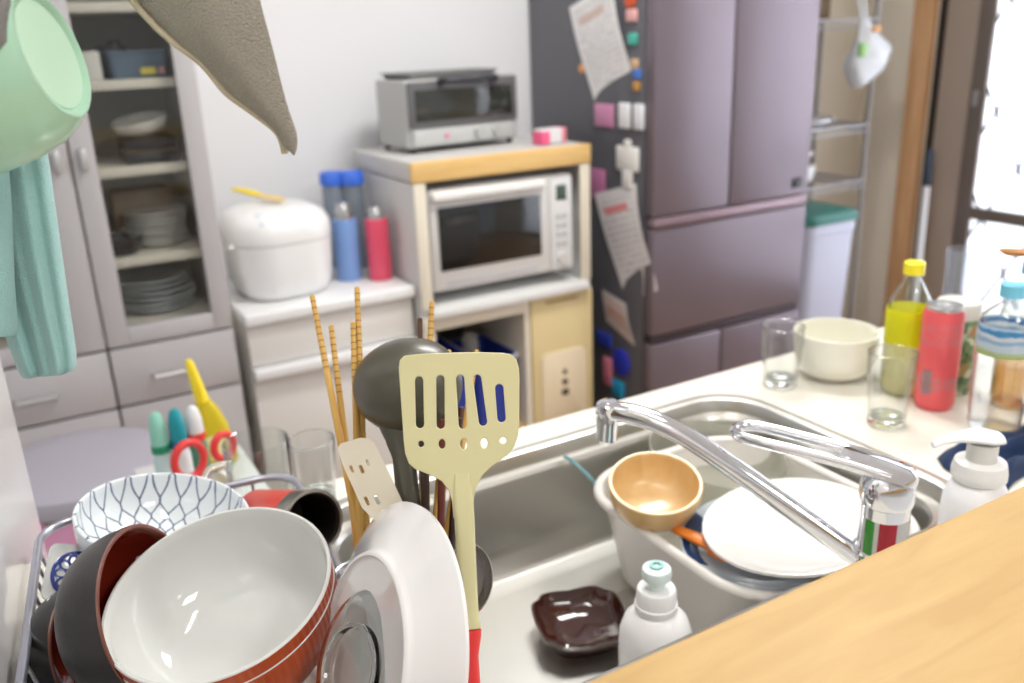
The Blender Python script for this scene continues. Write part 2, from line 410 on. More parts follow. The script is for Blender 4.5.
bm = B(); loft(bm, [rrect(w, d, r, z, 8) for w, d, r, z in ((.272, .302, .1, .147), (.276, .306, .102, .165), (.272, .30, .1, .188), (.25, .275, .095, .21), (.20, .22, .08, .222), (.12, .13, .05, .227))]); lid = obj('lid', bm, RW, rc)
bm = B(); box(bm, -.08, .08, -.026, .026, -.004, .004, .003, M=T(0, -.113, .2105) @ RX(math.radians(27))); obj('control_panel', bm, mat('panel_silver', (228, 231, 240), rough=.25), lid)
bm = B(); box(bm, .055, .08, -.075, -.055, .214, .222, .004); obj('steam_cap', bm, mat('amber_cap', (226, 210, 130), rough=.4), lid)
bm = B(); tube(bm, [(-.138, .02, .12), (-.15, -.09, .15), (-.15, .09, .15), (-.138, .1, .12)][0:2], .006, 8); obj('hinge_pin', bm, RW, rc)
pd = thing('rice_paddle', 'yellow-handled rice paddle lying on the rice cooker lid', 'paddle', (.628, 2.535, .996), math.radians(-60)); pd.rotation_euler = (0, math.radians(6), math.radians(-60))
bm = B(); tube(bm, smooth_pts([(-.10, 0, 0), (-.06, 0, .002), (-.01, 0, 0), (.01, 0, 0)]), [.008+.006*math.sin(i/18*PI) for i in range(19)], 10, flat=.55); obj('handle', bm, mat('yellow_plastic', (250, 222, 44), rough=.35), pd)
bm = B(); prism(bm, [(x*1.0, y) for x, y in ell(.05, 0, .045, .022, 20)], -.003, .001); obj('blade', bm, mat('amber_plastic', (232, 200, 120), rough=.3), pd)
def flask(name, label, loc, r, h, m_body, h2, m_top, grp=None):
    t = thing(name, label, 'bottle', loc, 0, grp)
    bm = B(); lathe(bm, [(0, 0), (r*.92, 0), (r, .004), (r, h*.9), (r*.97, h), (r*.8, h+.002), (0, h+.002)], 32); obj('body', bm, m_body, t)
    bm = B(); lathe(bm, [(0, h+.002), (r*.74, h+.002), (r*.74, h+h2*.5), (r*.62, h+h2*.75), (r*.5, h+h2), (0, h+h2)], 32); obj('stopper', bm, m_top, t)
    return t
ST = steel('flask_steel', (196, 196, 196), .25, (40, 40, 3), .02)
flask('vacuum_flask', 'sky blue vacuum flask with a steel top beside the rice cooker', (.845, 2.46, .7305), .036, .178, mat('sky_blue', (128, 164, 222), rough=.4), .05, ST)
flask('vacuum_flask', 'coral pink vacuum flask with a steel top beside the microwave stand', (.922, 2.405, .7305), .034, .178, mat('coral_pink', (232, 84, 112), rough=.4), .035, ST)
for i, (x, y, w_) in enumerate(((.875, 2.62, 'left'), (.925, 2.59, 'right'))):
    t = thing('drink_bottle', f'clear bottle with a bright blue lid behind the flasks, the {w_} one', 'bottle', (x, y, .7305))
    bm = B(); lathe(bm, [(0, .002), (.03, .002), (.035, .006), (.035, .24), (.03, .255), (.027, .255), (.032, .238), (.032, .01), (0, .008)], 28); obj('body', bm, thin_glass('pale_plastic', (216, 222, 230), .8, .25), t)
    bm = B(); lathe(bm, [(0, .256), (.037, .256), (.038, .26), (.038, .285), (.034, .295), (0, .296)], 28); obj('lid', bm, mat('bright_blue', (66, 116, 226), rough=.4), t)
bm = B(); lathe(bm, [(0, 0), (.014, 0), (.016, .003), (.016, .05), (.012, .06), (0, .062)], 20); o = tag(obj('shaker', bm, RW), 'tiny white shaker between the rice cooker and the blue flask', 'shaker'); o.location = (.81, 2.56, .7305)

# ============================================================ MICROWAVE STAND
MAPLE = wood('maple_edge', (228, 192, 128), (216, 176, 108), (2, 30, 30), .45)
STC = mat('stand_cream', (226, 218, 200), rough=.5); STG = mat('stand_grey', (206, 204, 202), rough=.5)
st = thing('microwave_stand', 'cream microwave stand with a maple-edged top and a lower cupboard', 'stand', (1.27, 2.25, 0))
bm = B(); box(bm, -.294, .294, .014, .45, 1.022, 1.075, .003); obj('top_board', bm, STG, st)
bm = B(); box(bm, -.297, .297, -.005, .0135, 1.018, 1.077, .006, 3); obj('wood_edge', bm, MAPLE, st)
for s, nm in ((-1, 'side_panel'), (1, 'side_panel')):
    bm = B(); box(bm, s*.292-(.0 if s < 0 else .018), s*.292+(.018 if s < 0 else 0), .004, .45, 0, 1.018, .002); obj(nm, bm, STG, st)
    bm = B(); box(bm, s*.2925-(.0 if s < 0 else .036), s*.2925+(.036 if s < 0 else 0), -.002, .0035, .655, 1.017, .001); obj('post_facing', bm, STC, st)
bm = B(); box(bm, -.274, .274, .44, .45, .0, 1.02); obj('back_panel', bm, mat('stand_inside', (120, 114, 108), rough=.7), st)
bm = B(); box(bm, -.272, .272, -.03, .43, .632, .658, .005); obj('sliding_shelf', bm, mat('shelf_grey_white', (224, 224, 222), rough=.4), st)
bm = B(); box(bm, -.292, .06, -.002, .016, .59, .629, .002); box(bm, -.292, -.256, -.002, .016, .04, .589, .002); box(bm, .045, .063, 0, .43, .04, .62); obj('frame', bm, STC, st)
bm = B(); box(bm, -.272, .045, .0, .43, .185, .205); obj('shelf', bm, MAPLE, st)
YC = mat('door_cream', (222, 202, 152), rough=.45)
bm = B(); box(bm, .067, .296, -.004, .014, .05, .629, .004); dr = obj('door', bm, YC, st)
bm = B(); loft(bm, [rrect(w, h, r, z) for w, h, r, z in ((.172, .26, .025, 0), (.172, .26, .025, .004), (.166, .254, .022, .006))]); bmesh.ops.transform(bm, matrix=T(.182, -.004, .31) @ RX(PI/2), verts=bm.verts); ins = obj('inset_panel', bm, mat('inset_cream', (226, 209, 178), rough=.5), dr)
for i, zz in enumerate((.37, .335, .30)):
    bm = B(); box(bm, -.006-i*.003, .006+i*.003, -.0125, -.0095, zz-.008-i*.001, zz+.008+i*.001, .003, M=T(.182, 0, 0)); obj('vent_slot', bm, mat('slot_dark', (70, 56, 46), rough=.6), ins)
bm = B(); box(bm, .12, .24, -.006, -.003, .602, .612, .001); obj('finger_groove', bm, mat('groove_tan', (176, 150, 104), rough=.6), dr)
# blue bins in the open bay
def bin_(loc, w, d, h, m, label):
    t = thing('storage_bin', label, 'bin', loc)
    bm = B(); loft(bm, [rrect(w*.9, d*.9, .02, 0), rrect(w, d, .025, h), rrect(w-.008, d-.008, .022, h), rrect(w*.9-.008, d*.9-.008, .018, .004)]); obj('tub', bm, m, t)
    bm = B(); loft(bm, [rrect(w+.012, d+.012, .028, h-.012), rrect(w+.012, d+.012, .028, h), rrect(w+.002, d+.002, .025, h), rrect(w+.002, d+.002, .025, h-.012)], False, False); obj('rim', bm, mat('rim_white', (214, 216, 222), rough=.4), t)
    return t
BLU = mat('bin_blue', (44, 66, 160), rough=.4)
bin_((1.075, 2.40, .2055), .13, .24, .27, BLU, 'deep blue plastic bin in the left of the open bay under the microwave')
bin_((1.232, 2.40, .2055), .15, .24, .245, BLU, 'deep blue plastic bin with a white rim in the right of the open bay')
bm = B(); tube(bm, smooth_pts([(0, 0, 0), (.004, 0, .16), (0, 0, .26), (-.01, 0, .30)]), [.03]*10+[.026]*6+[.014]*3, 16); o = tag(obj('plastic_bag_roll', bm, mat('grey_bag', (170, 166, 160), rough=.5)), 'grey rolled bag standing up inside the right blue bin', 'bag roll'); o.location = (1.20, 2.40, .2105)

# microwave
MWG = mat('microwave_silver', (214, 212, 210), rough=.35, metal=.15)
mw = thing('microwave_oven', 'silver-white microwave oven with a dark window in the stand', 'microwave', (1.265, 2.262, .6935))
bm = B(); box(bm, -.243, .243, .03, .40, .008, .30, .01, 3); obj('casing', bm, MWG, mw)
bm = B(); box(bm, -.243, .243, .0, .03, .004, .302, .012, 3); dr = obj('door', bm, MWG, mw)
bm = B(); box(bm, -.215, .125, -.003, .0, .065, .248, .001); obj('window', bm, mat('oven_window', (22, 23, 25), rough=.12, coat=.5), dr)
bm = B(); box(bm, -.235, .135, -.022, -.001, .268, .296, .008, 3); obj('handle_bar', bm, mat('handle_white', (236, 235, 232), rough=.35), dr)
bm = B(); box(bm, .158, .235, -.006, .0, .012, .294, .006); cp = obj('control_panel', bm, mat('panel_light', (222, 222, 222), rough=.35), mw)
bm = B(); box(bm, .178, .215, -.0085, -.006, .225, .27, .001); obj('display', bm, mat('lcd_green', (74, 92, 84), rough=.2), cp)
for r in range(4):
    for c in range(2):
        bm = B(); box(bm, .176+c*.022, .192+c*.022, -.008, -.006, .168-r*.028, .182-r*.028, .002); obj('button', bm, mat('button_grey', (190, 190, 192), rough=.4), cp)
bm = B(); tube(bm, [(.197, -.006, .045), (.197, -.018, .045)], .017, 20); obj('dial', bm, MWG, cp)
bm = B(); box(bm, -.2, .11, -.0018, .0, .02, .034, .001); obj('button_strip', bm, mat('strip_grey', (188, 186, 188), rough=.4), dr)

# toaster oven on top
TG = mat('toaster_grey', (184, 184, 182), rough=.4, metal=.2)
to = thing('toaster_oven', 'silver-grey toaster oven with a glass door on the microwave stand', 'toaster oven', (1.05, 2.412, 1.0785), math.radians(4.5))
bm = B(); box(bm, 0, .385, .014, .20, .012, .205, .008, 3); obj('casing', bm, TG, to)
bm = B(); box(bm, .015, .37, .004, .0135, .018, .066, .003); cp = obj('control_panel', bm, mat('toaster_panel', (196, 198, 196), rough=.4, metal=.2), to)
bm = B(); box(bm, .004, .381, .002, .0135, .070, .200, .004); dr = obj('door', bm, mat('door_dark_grey', (96, 96, 98), rough=.35), to)
bm = B(); box(bm, .024, .36, -.001, .002, .088, .176, .001); obj('window', bm, mat('smoky_window', (52, 54, 48), rough=.1, coat=.6, var=.4, vscale=9), dr)
bm = B(); tube(bm, smooth_pts([(.11, .0, .197), (.12, -.03, .200), (.20, -.042, .197), (.28, -.03, .200), (.29, .0, .197)]), .0105, 10); obj('handle', bm, mat('handle_black', (50, 50, 58), rough=.35), dr)
for i, xx in enumerate((.235, .30)):
    bm = B(); tube(bm, [(xx, .004, .042), (xx, -.014, .042)], .014, 18); obj('knob', bm, TG, cp)
bm = B(); tube(bm, [(.125, .004, .042), (.125, -.002, .042)], .007, 14); obj('indicator_lamp', bm, mat('indicator_pink', (226, 130, 160), rough=.3), cp)
for x_, y_ in ((.02, .03), (.365, .03), (.02, .185), (.365, .185)):
    bm = B(); tube(bm, [(x_, y_, 0), (x_, y_, .0125)], .009, 12); obj('foot', bm, mat('rubber_black', (32, 30, 30), rough=.6), to)
tr = thing('baking_tray', 'thin grey tray lying flat on top of the toaster oven', 'tray', (1.06, 2.44, 1.284), math.radians(4.5))
bm = B(); loft(bm, [rrect(.30, .16, .02, .0, cx=.165, cy=.09), rrect(.32, .175, .024, .014, cx=.165, cy=.09), rrect(.33, .185, .026, .014, cx=.165, cy=.09), rrect(.33, .185, .026, .017, cx=.165, cy=.09), rrect(.316, .171, .022, .016, cx=.165, cy=.09), rrect(.296, .156, .018, .003, cx=.165, cy=.09)]); obj('pan', bm, mat('tray_grey', (146, 146, 146), metal=.5, rough=.4), tr)
pk = thing('snack_carton', 'little pink and white carton on the stand beside the toaster oven', 'carton', (1.478, 2.315, 1.0775), math.radians(6))
bm = B(); box(bm, -.042, .048, 0, .05, 0, .045, .002); obj('carton', bm, mat('carton_white', (226, 224, 226), rough=.5), pk)
bm = B(); box(bm, -.043, -.014, -.001, .0505, .0005, .04, .002); obj('pink_end', bm, mat('hot_pink', (240, 96, 140), rough=.5), pk)
bm = B(); box(bm, .032, .049, -.001, .0505, .0005, .0455, .002); obj('pink_flap', bm, mat('dusty_pink', (222, 130, 146), rough=.5), pk)
# ============================================================ REFRIGERATOR
def paper_mat(name, tint=(232, 230, 230), line=(150, 150, 158), accent=(206, 130, 120), rows=26, head=.82):
    """printed sheet: rows of broken grey text and a coloured heading, in the sheet's own coordinates"""
    m, nt, b = nodes(name); N = nt.nodes; L = nt.links
    tc = N.new('ShaderNodeTexCoord'); sp = N.new('ShaderNodeSeparateXYZ'); L.new(tc.outputs['UV'], sp.inputs[0])
    def mth(op, a, c=None, d=None):
        n = N.new('ShaderNodeMath'); n.operation = op
        for i, v in enumerate((a, c, d)):
            if v is None: continue
            if isinstance(v, (int, float)): n.inputs[i].default_value = v
            else: L.new(v, n.inputs[i])
        return n.outputs[0]
    U, V = sp.outputs[0], sp.outputs[1]
    row = mth('LESS_THAN', mth('FRACT', mth('MULTIPLY', V, rows)), .45)
    cb = N.new('ShaderNodeCombineXYZ'); L.new(mth('MULTIPLY', U, 40), cb.inputs[0]); L.new(mth('FLOOR', mth('MULTIPLY', V, rows)), cb.inputs[1])
    wn = N.new('ShaderNodeTexNoise'); wn.inputs['Scale'].default_value = .9; wn.inputs['Detail'].default_value = 1; L.new(cb.outputs[0], wn.inputs['Vector'])
    ink = mth('MULTIPLY', row, mth('GREATER_THAN', wn.outputs['Fac'], .47))
    inside = mth('MULTIPLY', mth('COMPARE', U, .5, .42), mth('COMPARE', V, .5, .45))
    ink = mth('MULTIPLY', mth('MULTIPLY', ink, inside), .7)
    mx = N.new('ShaderNodeMix'); mx.data_type = 'RGBA'; mx.inputs[6].default_value = lin(tint); mx.inputs[7].default_value = lin(line); L.new(ink, mx.inputs[0])
    hd = mth('MULTIPLY', mth('MULTIPLY', mth('COMPARE', V, head, .035), mth('COMPARE', U, .45, .3)), .8)
    m2 = N.new('ShaderNodeMix'); m2.data_type = 'RGBA'; L.new(hd, m2.inputs[0]); L.new(mx.outputs[2], m2.inputs[6]); m2.inputs[7].default_value = lin(accent)
    L.new(m2.outputs[2], b.inputs['Base Color']); sety(b, rough=.6)
    return m
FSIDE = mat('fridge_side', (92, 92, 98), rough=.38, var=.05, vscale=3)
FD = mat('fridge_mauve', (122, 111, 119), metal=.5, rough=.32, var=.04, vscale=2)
FDARK = mat('fridge_groove', (66, 56, 62), rough=.4, metal=.3)
FH = mat('fridge_grip', (146, 126, 134), metal=.5, rough=.35)
fx0, fx1 = 1.69, 2.347; fc = (fx0+fx1)/2; hw = (fx1-fx0)/2
fr = thing('refrigerator', 'tall mauve-grey refrigerator with double doors and notes on its dark side', 'refrigerator', (fc, 2.10, .012))
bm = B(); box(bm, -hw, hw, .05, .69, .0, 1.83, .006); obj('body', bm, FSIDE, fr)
bm = B(); box(bm, -hw+.02, hw-.02, .04, .06, .03, 1.81); obj('gasket_recess', bm, FDARK, fr)
sx = 1.995-fc
for a, b in ((-hw, sx-.003), (sx+.003, hw)):
    bm = B(); box(bm, a, b, 0, .045, .842, 1.82, .006, 3); obj('door', bm, FD, fr)
bm = B(); box(bm, -hw+.004, hw-.004, -.004, .04, .808, .838, .006, 3); obj('drawer_grip', bm, FH, fr)
bm = B(); box(bm, -hw, hw, 0, .045, .462, .803, .006, 3); obj('vegetable_drawer', bm, FD, fr)
bm = B(); box(bm, -hw+.004, hw-.004, .004, .04, .436, .458, .004); obj('drawer_grip', bm, FDARK, fr)
for a, b in ((-hw, sx-.013), (sx-.005, hw)):
    bm = B(); box(bm, a, b, 0, .045, .03, .432, .006, 3); obj('lower_drawer', bm, FD, fr)
bm = B(); box(bm, hw-.075, hw-.03, -.003, .0, .868, .90, .001); obj('door_badge', bm, mat('badge_black', (26, 24, 26), rough=.3), fr)

def sheet(name, label, cat, corners, m, thick=.0012, wave=.01):
    bm = B(); quad_sheet(bm, corners, 8, 14, thick, wave, (-1, 0, 0))
    return tag(obj(name, bm, m), label, cat)
X_ = fx0-.003
sheet('notice_sheet', 'long printed white notice high on the dark fridge side', 'paper', [(X_, 2.533, 1.47), (X_, 2.30, 1.54), (X_, 2.18, 1.19), (X_, 2.388, 1.154)], paper_mat('notice_print', (232, 230, 230), (176, 170, 172), (206, 176, 164), 22), wave=.012)
sheet('notice_sheet', 'folded printed sheet with red writing hanging low on the fridge side', 'paper', [(X_, 2.40, .892), (X_, 2.18, .95), (X_, 2.085, .63), (X_, 2.234, .563)], paper_mat('leaflet_print', (222, 218, 218), (170, 164, 168), (222, 110, 110), 17), wave=.012)
sheet('picture_card', 'small pale card with an orange blotch below the folded sheet', 'card', [(X_, 2.36, .575), (X_, 2.23, .555), (X_, 2.185, .42), (X_, 2.34, .47)], paper_mat('card_print', (196, 186, 182), (216, 140, 92), (226, 130, 70), 4, .5), wave=.004)
def magnet(label, y, z, w, h, rgb, kind='disc', d=.008, cat='magnet', sub=None):
    bm = B()
    if kind == 'disc':
        lathe(bm, [(0, 0), (w/2, 0), (w/2, d*.6), (w*.4, d), (0, d)], 24, T(fx0-.0012, y, z) @ RY(-PI/2))
    else:
        box(bm, fx0-.0012-d, fx0-.0012, y-w/2, y+w/2, z-h/2, z+h/2, min(.004, d*.4))
    return tag(obj('fridge_magnet' if cat == 'magnet' else 'memo_clip', bm, mat('mag_%d_%d_%d' % rgb, rgb, rough=.4)), label, cat)
magnet('orange-red round magnet at the top of the fridge side', 2.215, 1.485, .06, .05, (222, 92, 48))
magnet('pale pink magnet under the orange-red one on the fridge side', 2.205, 1.435, .05, .035, (226, 170, 168), 'b')
magnet('teal green square magnet beside the long notice', 2.20, 1.37, .042, .032, (74, 178, 160), 'b')
magnet('tan magnet right of the long notice on the fridge side', 2.19, 1.30, .035, .03, (206, 172, 138), 'b')
magnet('cobalt blue magnet right of the long notice', 2.178, 1.272, .035, .028, (70, 118, 200), 'b')
magnet('ochre magnet below the cobalt blue magnet', 2.18, 1.238, .03, .028, (190, 140, 70), 'b')
magnet('small orange button magnet left of the long notice', 2.465, 1.285, .03, .03, (222, 158, 96))
magnet('pink and lilac picture magnet under the long notice', 2.345, 1.145, .10, .07, (206, 140, 176), 'b', .006)
magnet('white clip magnet, left of a pair under the long notice', 2.235, 1.150, .052, .075, (230, 230, 232), 'b', .012, 'clip')
magnet('white clip magnet, right of a pair under the long notice', 2.165, 1.150, .045, .075, (224, 226, 230), 'b', .012, 'clip')
bm = B(); box(bm, fx0-.012, fx0-.0012, 2.165, 2.275, .985, 1.06, .006); box(bm, fx0-.012, fx0-.0012, 2.195, 2.245, .93, 1.0, .006); box(bm, fx0-.012, fx0-.0012, 2.205, 2.235, 1.05, 1.08, .005)
tag(obj('fridge_magnet', bm, mat('mag_white', (232, 230, 226), rough=.5)), 'big white figure-shaped magnet halfway down the fridge side', 'magnet')
magnet('pink and teal card magnet behind the folded sheet', 2.385, .925, .085, .10, (196, 122, 166), 'b', .002)
magnet('dark blue oblong magnet under the pale card', 2.35, .40, .085, .05, (44, 64, 168), 'b')
magnet('blue round flower magnet low on the fridge side', 2.255, .345, .095, .09, (46, 54, 176), sub=1)
magnet('pale pink oblong magnet low on the fridge side', 2.33, .29, .05, .10, (220, 130, 150), 'b')
magnet('cyan magnet lowest on the fridge side', 2.27, .245, .065, .06, (42, 156, 200), 'b')

# ============================================================ ALCOVE BESIDE THE FRIDGE
RKM = mat('rack_grey', (150, 146, 144), metal=.4, rough=.45)
rk = thing('storage_rack', 'chrome wire storage rack in the alcove behind the dustbin', 'rack', (2.76, 2.60, 0))
for sx_ in (-.33, .33):
    for sy in (-.12, .15):
        bm = B(); tube(bm, [(sx_, sy, 0), (sx_, sy, 1.85)], .010, 12); obj('post', bm, RKM, rk)
for zz in (.775, 1.0, 1.40, 1.75):
    bm = B()
    tube(bm, [Vector(p) for p in rrect(.68, .29, .02, zz, 3, 0, .015)], .006, 6, True)
    tube(bm, [Vector(p) for p in rrect(.68, .29, .02, zz-.025, 3, 0, .015)], .004, 6, True)
    for i in range(12): tube(bm, [(-.30+i*.6/11, -.13, zz), (-.30+i*.6/11, .16, zz)], .0022, 5)
    obj('wire_shelf', bm, mat('shelf_wire', (178, 178, 182), metal=.3, rough=.4), rk)
bm = B(); box(bm, 2.47, 2.85, 2.50, 2.72, 1.408, 1.54, .004); tag(obj('storage_box', bm, mat('brown_card', (112, 88, 60), rough=.7)), 'brown cardboard box on the rack behind the plastic bag', 'box')
b = tag(bowl('mixing_bowl', .085, .075, RW, RW, foot=.6, full=.4), 'white plastic bowl on the rack just above the dustbin lid', 'bowl'); place(b, (2.79, 2.58, .7825))
b = tag(bowl('dish', .085, .04, CHINA, CHINA), 'white dish stacked in the plastic bowl above the dustbin', 'bowl'); place(b, (2.775, 2.58, .872))
b = tag(bowl('tray_bowl', .13, .03, mat('pale_steel', (214, 216, 222), metal=.5, rough=.3), mat('pale_steel', (0, 0, 0)), foot=.7), 'shallow pale metal tray on the middle shelf of the alcove rack', 'tray'); place(b, (2.84, 2.60, 1.0065))
bag = thing('plastic_bag', 'white plastic bag with green print hanging in the alcove', 'bag', (2.93, 2.38, 1.20))
bm = B(); rings = []
for k in range(11):
    v = k/10; z = .20*v; ww = (.095+.02*math.sin(v*5))*math.sin(min(1, .55+v*1.2)*PI*.5)*(1-.78*max(0, v-.35)/.65); dd = ww*.55
    rings.append([Vector((.05*(1-v)*.9-.03+ww*math.cos(a)*(1+.10*math.sin(3*a+5*v)), dd*math.sin(a)*(1+.12*math.sin(4*a+3*v)), z+.045*math.cos(a)*(1-v))) for a in [2*PI*i/28 for i in range(28)]])
loft(bm, rings); obj('sack', bm, mat('bag_white', (226, 230, 234), rough=.35, trans=.15, var=.1, vscale=20), bag)
bm = B(); tube(bm, smooth_pts([(-.04, 0, .19), (-.05, .03, .30), (-.04, .07, .53), (-.033, .085, .557), (-.026, .10, .53), (-.02, .03, .30), (-.02, 0, .19)]), .006, 8); obj('handle_loop', bm, mat('bag_white', (0, 0, 0)), bag)
bm = B(); box(bm, -.098, -.06, -.05, -.03, .07, .12, .008); obj('printed_patch', bm, mat('leaf_green', (140, 186, 112), rough=.5), bag)
bm = B(); box(bm, -.03, .0, -.055, -.03, .155, .175, .006); obj('printed_patch', bm, mat('print_orange', (232, 170, 96), rough=.5), bag)
db = thing('dustbin', 'pale blue-grey kitchen dustbin with a dark green lid beside the refrigerator', 'dustbin', (2.615, 2.33, 0))
bm = B(); loft(bm, [rrect(.22, .20, .04, 0), rrect(.23, .21, .045, .02), rrect(.27, .25, .05, .66), rrect(.28, .26, .05, .665), rrect(.28, .26, .05, .70), rrect(.26, .24, .05, .70), rrect(.22, .2, .04, .03)]); bd = obj('body', bm, mat('bin_grey_blue', (192, 196, 216), rough=.45), db)
for i in range(2):
    bm = B(); box(bm, -.085+i*.10, -.055+i*.10, -.112, -.098, .05, .62, .006, M=RX(math.radians(-1.8))); obj('rib', bm, mat('bin_grey_light', (206, 208, 224), rough=.45), bd)
bm = B(); loft(bm, [rrect(.295, .27, .055, .701), rrect(.298, .273, .055, .722), rrect(.28, .255, .05, .735), rrect(.2, .18, .05, .742)]); obj('lid', bm, mat('lid_green', (44, 112, 104), rough=.45), db)
mp = thing('floor_mop', 'floor mop with a white handle and dark blue grip leaning by the window', 'mop', (3.27, 2.30, 0))
bm = B(); tube(bm, [(0, 0, .02), (.05, .045, .74)], .014, 14); obj('handle', bm, mat('mop_white', (226, 228, 232), rough=.4), mp)
bm = B(); tube(bm, [(.05, .045, .74), (.058, .052, .88), (.06, .053, .89)], [.018, .018, .012], 14); obj('grip', bm, mat('mop_navy', (34, 46, 64), rough=.5), mp)
bm = B(); box(bm, -.12, .06, -.05, .05, 0, .03, .008); obj('head', bm, mat('mop_grey', (150, 150, 154), rough=.8), mp)

# ============================================================ CLUTTER ACROSS THE AISLE (left)
tb = thing('lidded_bin', 'round bin with a lilac-grey lid and pink liner in front of the cabinet', 'bin', (.030, 1.90, 0)); tb.scale = (.88, .88, 1)
bm = B(); lathe(bm, [(0, 0), (.15, 0), (.16, .01), (.178, .50), (.178, .55), (.165, .55), (.15, .02), (0, .015)], 40); obj('body', bm, mat('bin_taupe', (150, 140, 134), rough=.5), tb)
bm = B()
rings = []
for k, (r_, z_) in enumerate(((.182, .555), (.19, .52), (.196, .47), (.192, .43), (.188, .43), (.186, .50), (.18, .553))):
    rings.append([Vector(((r_+.012*math.sin(7*a+k))*math.cos(a), (r_+.012*math.sin(7*a+k))*math.sin(a), z_+(.02*math.sin(5*a) if 1 < k < 5 else 0))) for a in [2*PI*i/54 for i in range(54)]])
loft(bm, rings, False, False); obj('liner_bag', bm, mat('liner_pink', (226, 158, 194), rough=.5), tb)
bm = B(); lathe(bm, [(.19, .557), (.206, .557), (.208, .575), (.203, .59), (.17, .603), (.08, .609), (0, .61)], 48); obj('lid', bm, mat('lid_lilac', (176, 171, 182), rough=.45), tb)
ct = thing('side_cart', 'low white cart carrying the cleaning bottles behind the draining rack', 'cart', (.21, 1.475, 0))
bm = B(); box(bm, -.10, .09, -.17, .13, .655, .68, .005); obj('top_board', bm, RW, ct)
for a in (-.092, .082):
    for b_ in (-.112, .122):
        bm = B(); tube(bm, [(a, b_, 0), (a, b_, .656)], .008, 10); obj('leg', bm, RW, ct)
bm = B(); box(bm, -.10, .09, -.12, .13, .25, .27, .005); obj('lower_board', bm, RW, ct)
def squeeze(label, loc, r, h, m_body, m_cap, m_band, caph):
    t = thing('detergent_bottle', label, 'bottle', loc)
    bm = B(); lathe(bm, [(0, 0), (r*.95, 0), (r, .004), (r, h-.012), (r*.8, h), (0, h)], 24); obj('body', bm, m_body, t)
    bm = B(); lathe(bm, [(r*.86, h+.001), (r*.98, h+.001), (r*.98, h+.014), (r*.86, h+.014)], 24); obj('collar', bm, m_band, t)
    bm = B(); lathe(bm, [(0, h+.001), (r*.86, h+.002), (r*.9, h+.016), (r*.86, h+caph*.6), (r*.6, h+caph*.92), (r*.3, h+caph), (0, h+caph)], 24); obj('cap', bm, m_cap, t)
    return t
PW = mat('bottle_white', (228, 230, 230), rough=.35)
squeeze('slim white bottle with a mint cap and green collar, leftmost of the three', (.147, 1.45, .6805), .0155, .085, mat('mint_white', (200, 222, 222), rough=.35), mat('mint_cap', (146, 208, 188), rough=.35), mat('green_collar', (24, 140, 100), rough=.4), .07)
squeeze('slim white bottle with a teal cap, middle of the three behind the rack', (.176, 1.445, .6805), .0155, .088, PW, mat('teal_cap', (22, 146, 158), rough=.35), mat('teal_collar', (20, 100, 130), rough=.4), .068)
squeeze('slim white bottle with a white cap and red collar, rightmost of the three', (.205, 1.455, .6805), .0155, .09, mat('green_label', (72, 138, 106), rough=.4), PW, mat('red_collar', (222, 66, 48), rough=.4), .06)
yb = thing('detergent_bottle', 'translucent yellow squeeze bottle with a tall yellow nozzle behind the glass mug', 'bottle', (.256, 1.535, .6805))
bm = B(); loft(bm, [rrect(.05, .034, .014, 0), rrect(.056, .038, .016, .01), rrect(.056, .038, .016, .07), rrect(.044, .032, .015, .105), rrect(.026, .026, .012, .125)]); obj('body', bm, mat('yellow_clear', (238, 216, 60), rough=.25, trans=.35, ior=1.2), yb)
bm = B(); box(bm, -.02, .02, -.0208, -.0192, .02, .065, .0005); obj('label_patch', bm, mat('label_cream', (240, 232, 170), rough=.5), yb)
bm = B(); lathe(bm, [(0, .126), (.012, .126), (.011, .148), (.009, .18), (.0075, .20), (.004, .207), (0, .208)], 20); obj('nozzle', bm, mat('yellow_plastic', (0, 0, 0)), yb)
yb.rotation_euler = (0, math.radians(-9), 0)
sc = thing('kitchen_shears', 'red looped scissor handles standing on the cart left of the mug', 'scissors', (.205, 1.375, .662), math.radians(20))
for s in (-1, 1):
    bm = B(); tube(bm, [(s*.031+.022*math.cos(a)*(1.15 if s < 0 else .8), 0, .115+.026*math.sin(a)*(1.15 if s < 0 else .8)) for a in [2*PI*i/24 for i in range(24)]], .0065, 10, True)
    tube(bm, smooth_pts([(s*.022, 0, .092), (s*.012, 0, .075), (s*.004, 0, .06)]), .006, 8); obj('handle', bm, mat('shears_red', (226, 62, 60), rough=.35), sc)
bm = B(); box(bm, -.012, .012, -.002, .002, 0, .066, .001); obj('blade', bm, ST, sc)
sp = thing('measuring_cup', 'small round cream cup by the red scissor handles', 'cup', (.200, 1.33, .740), axis=(.25, -.9, .45))
bm = B(); o_, l_, i_ = bowl_prof(.019, .02, .002, .7, .002); lathe(bm, o_+l_+i_, 24); obj('cup', bm, mat('cup_cream', (226, 220, 204), rough=.4), sp)
bm = B(); tube(bm, [(0, -.019, .018), (0, -.075, .018)], .004, 8); obj('stem', bm, mat('cup_cream', (0, 0, 0)), sp)
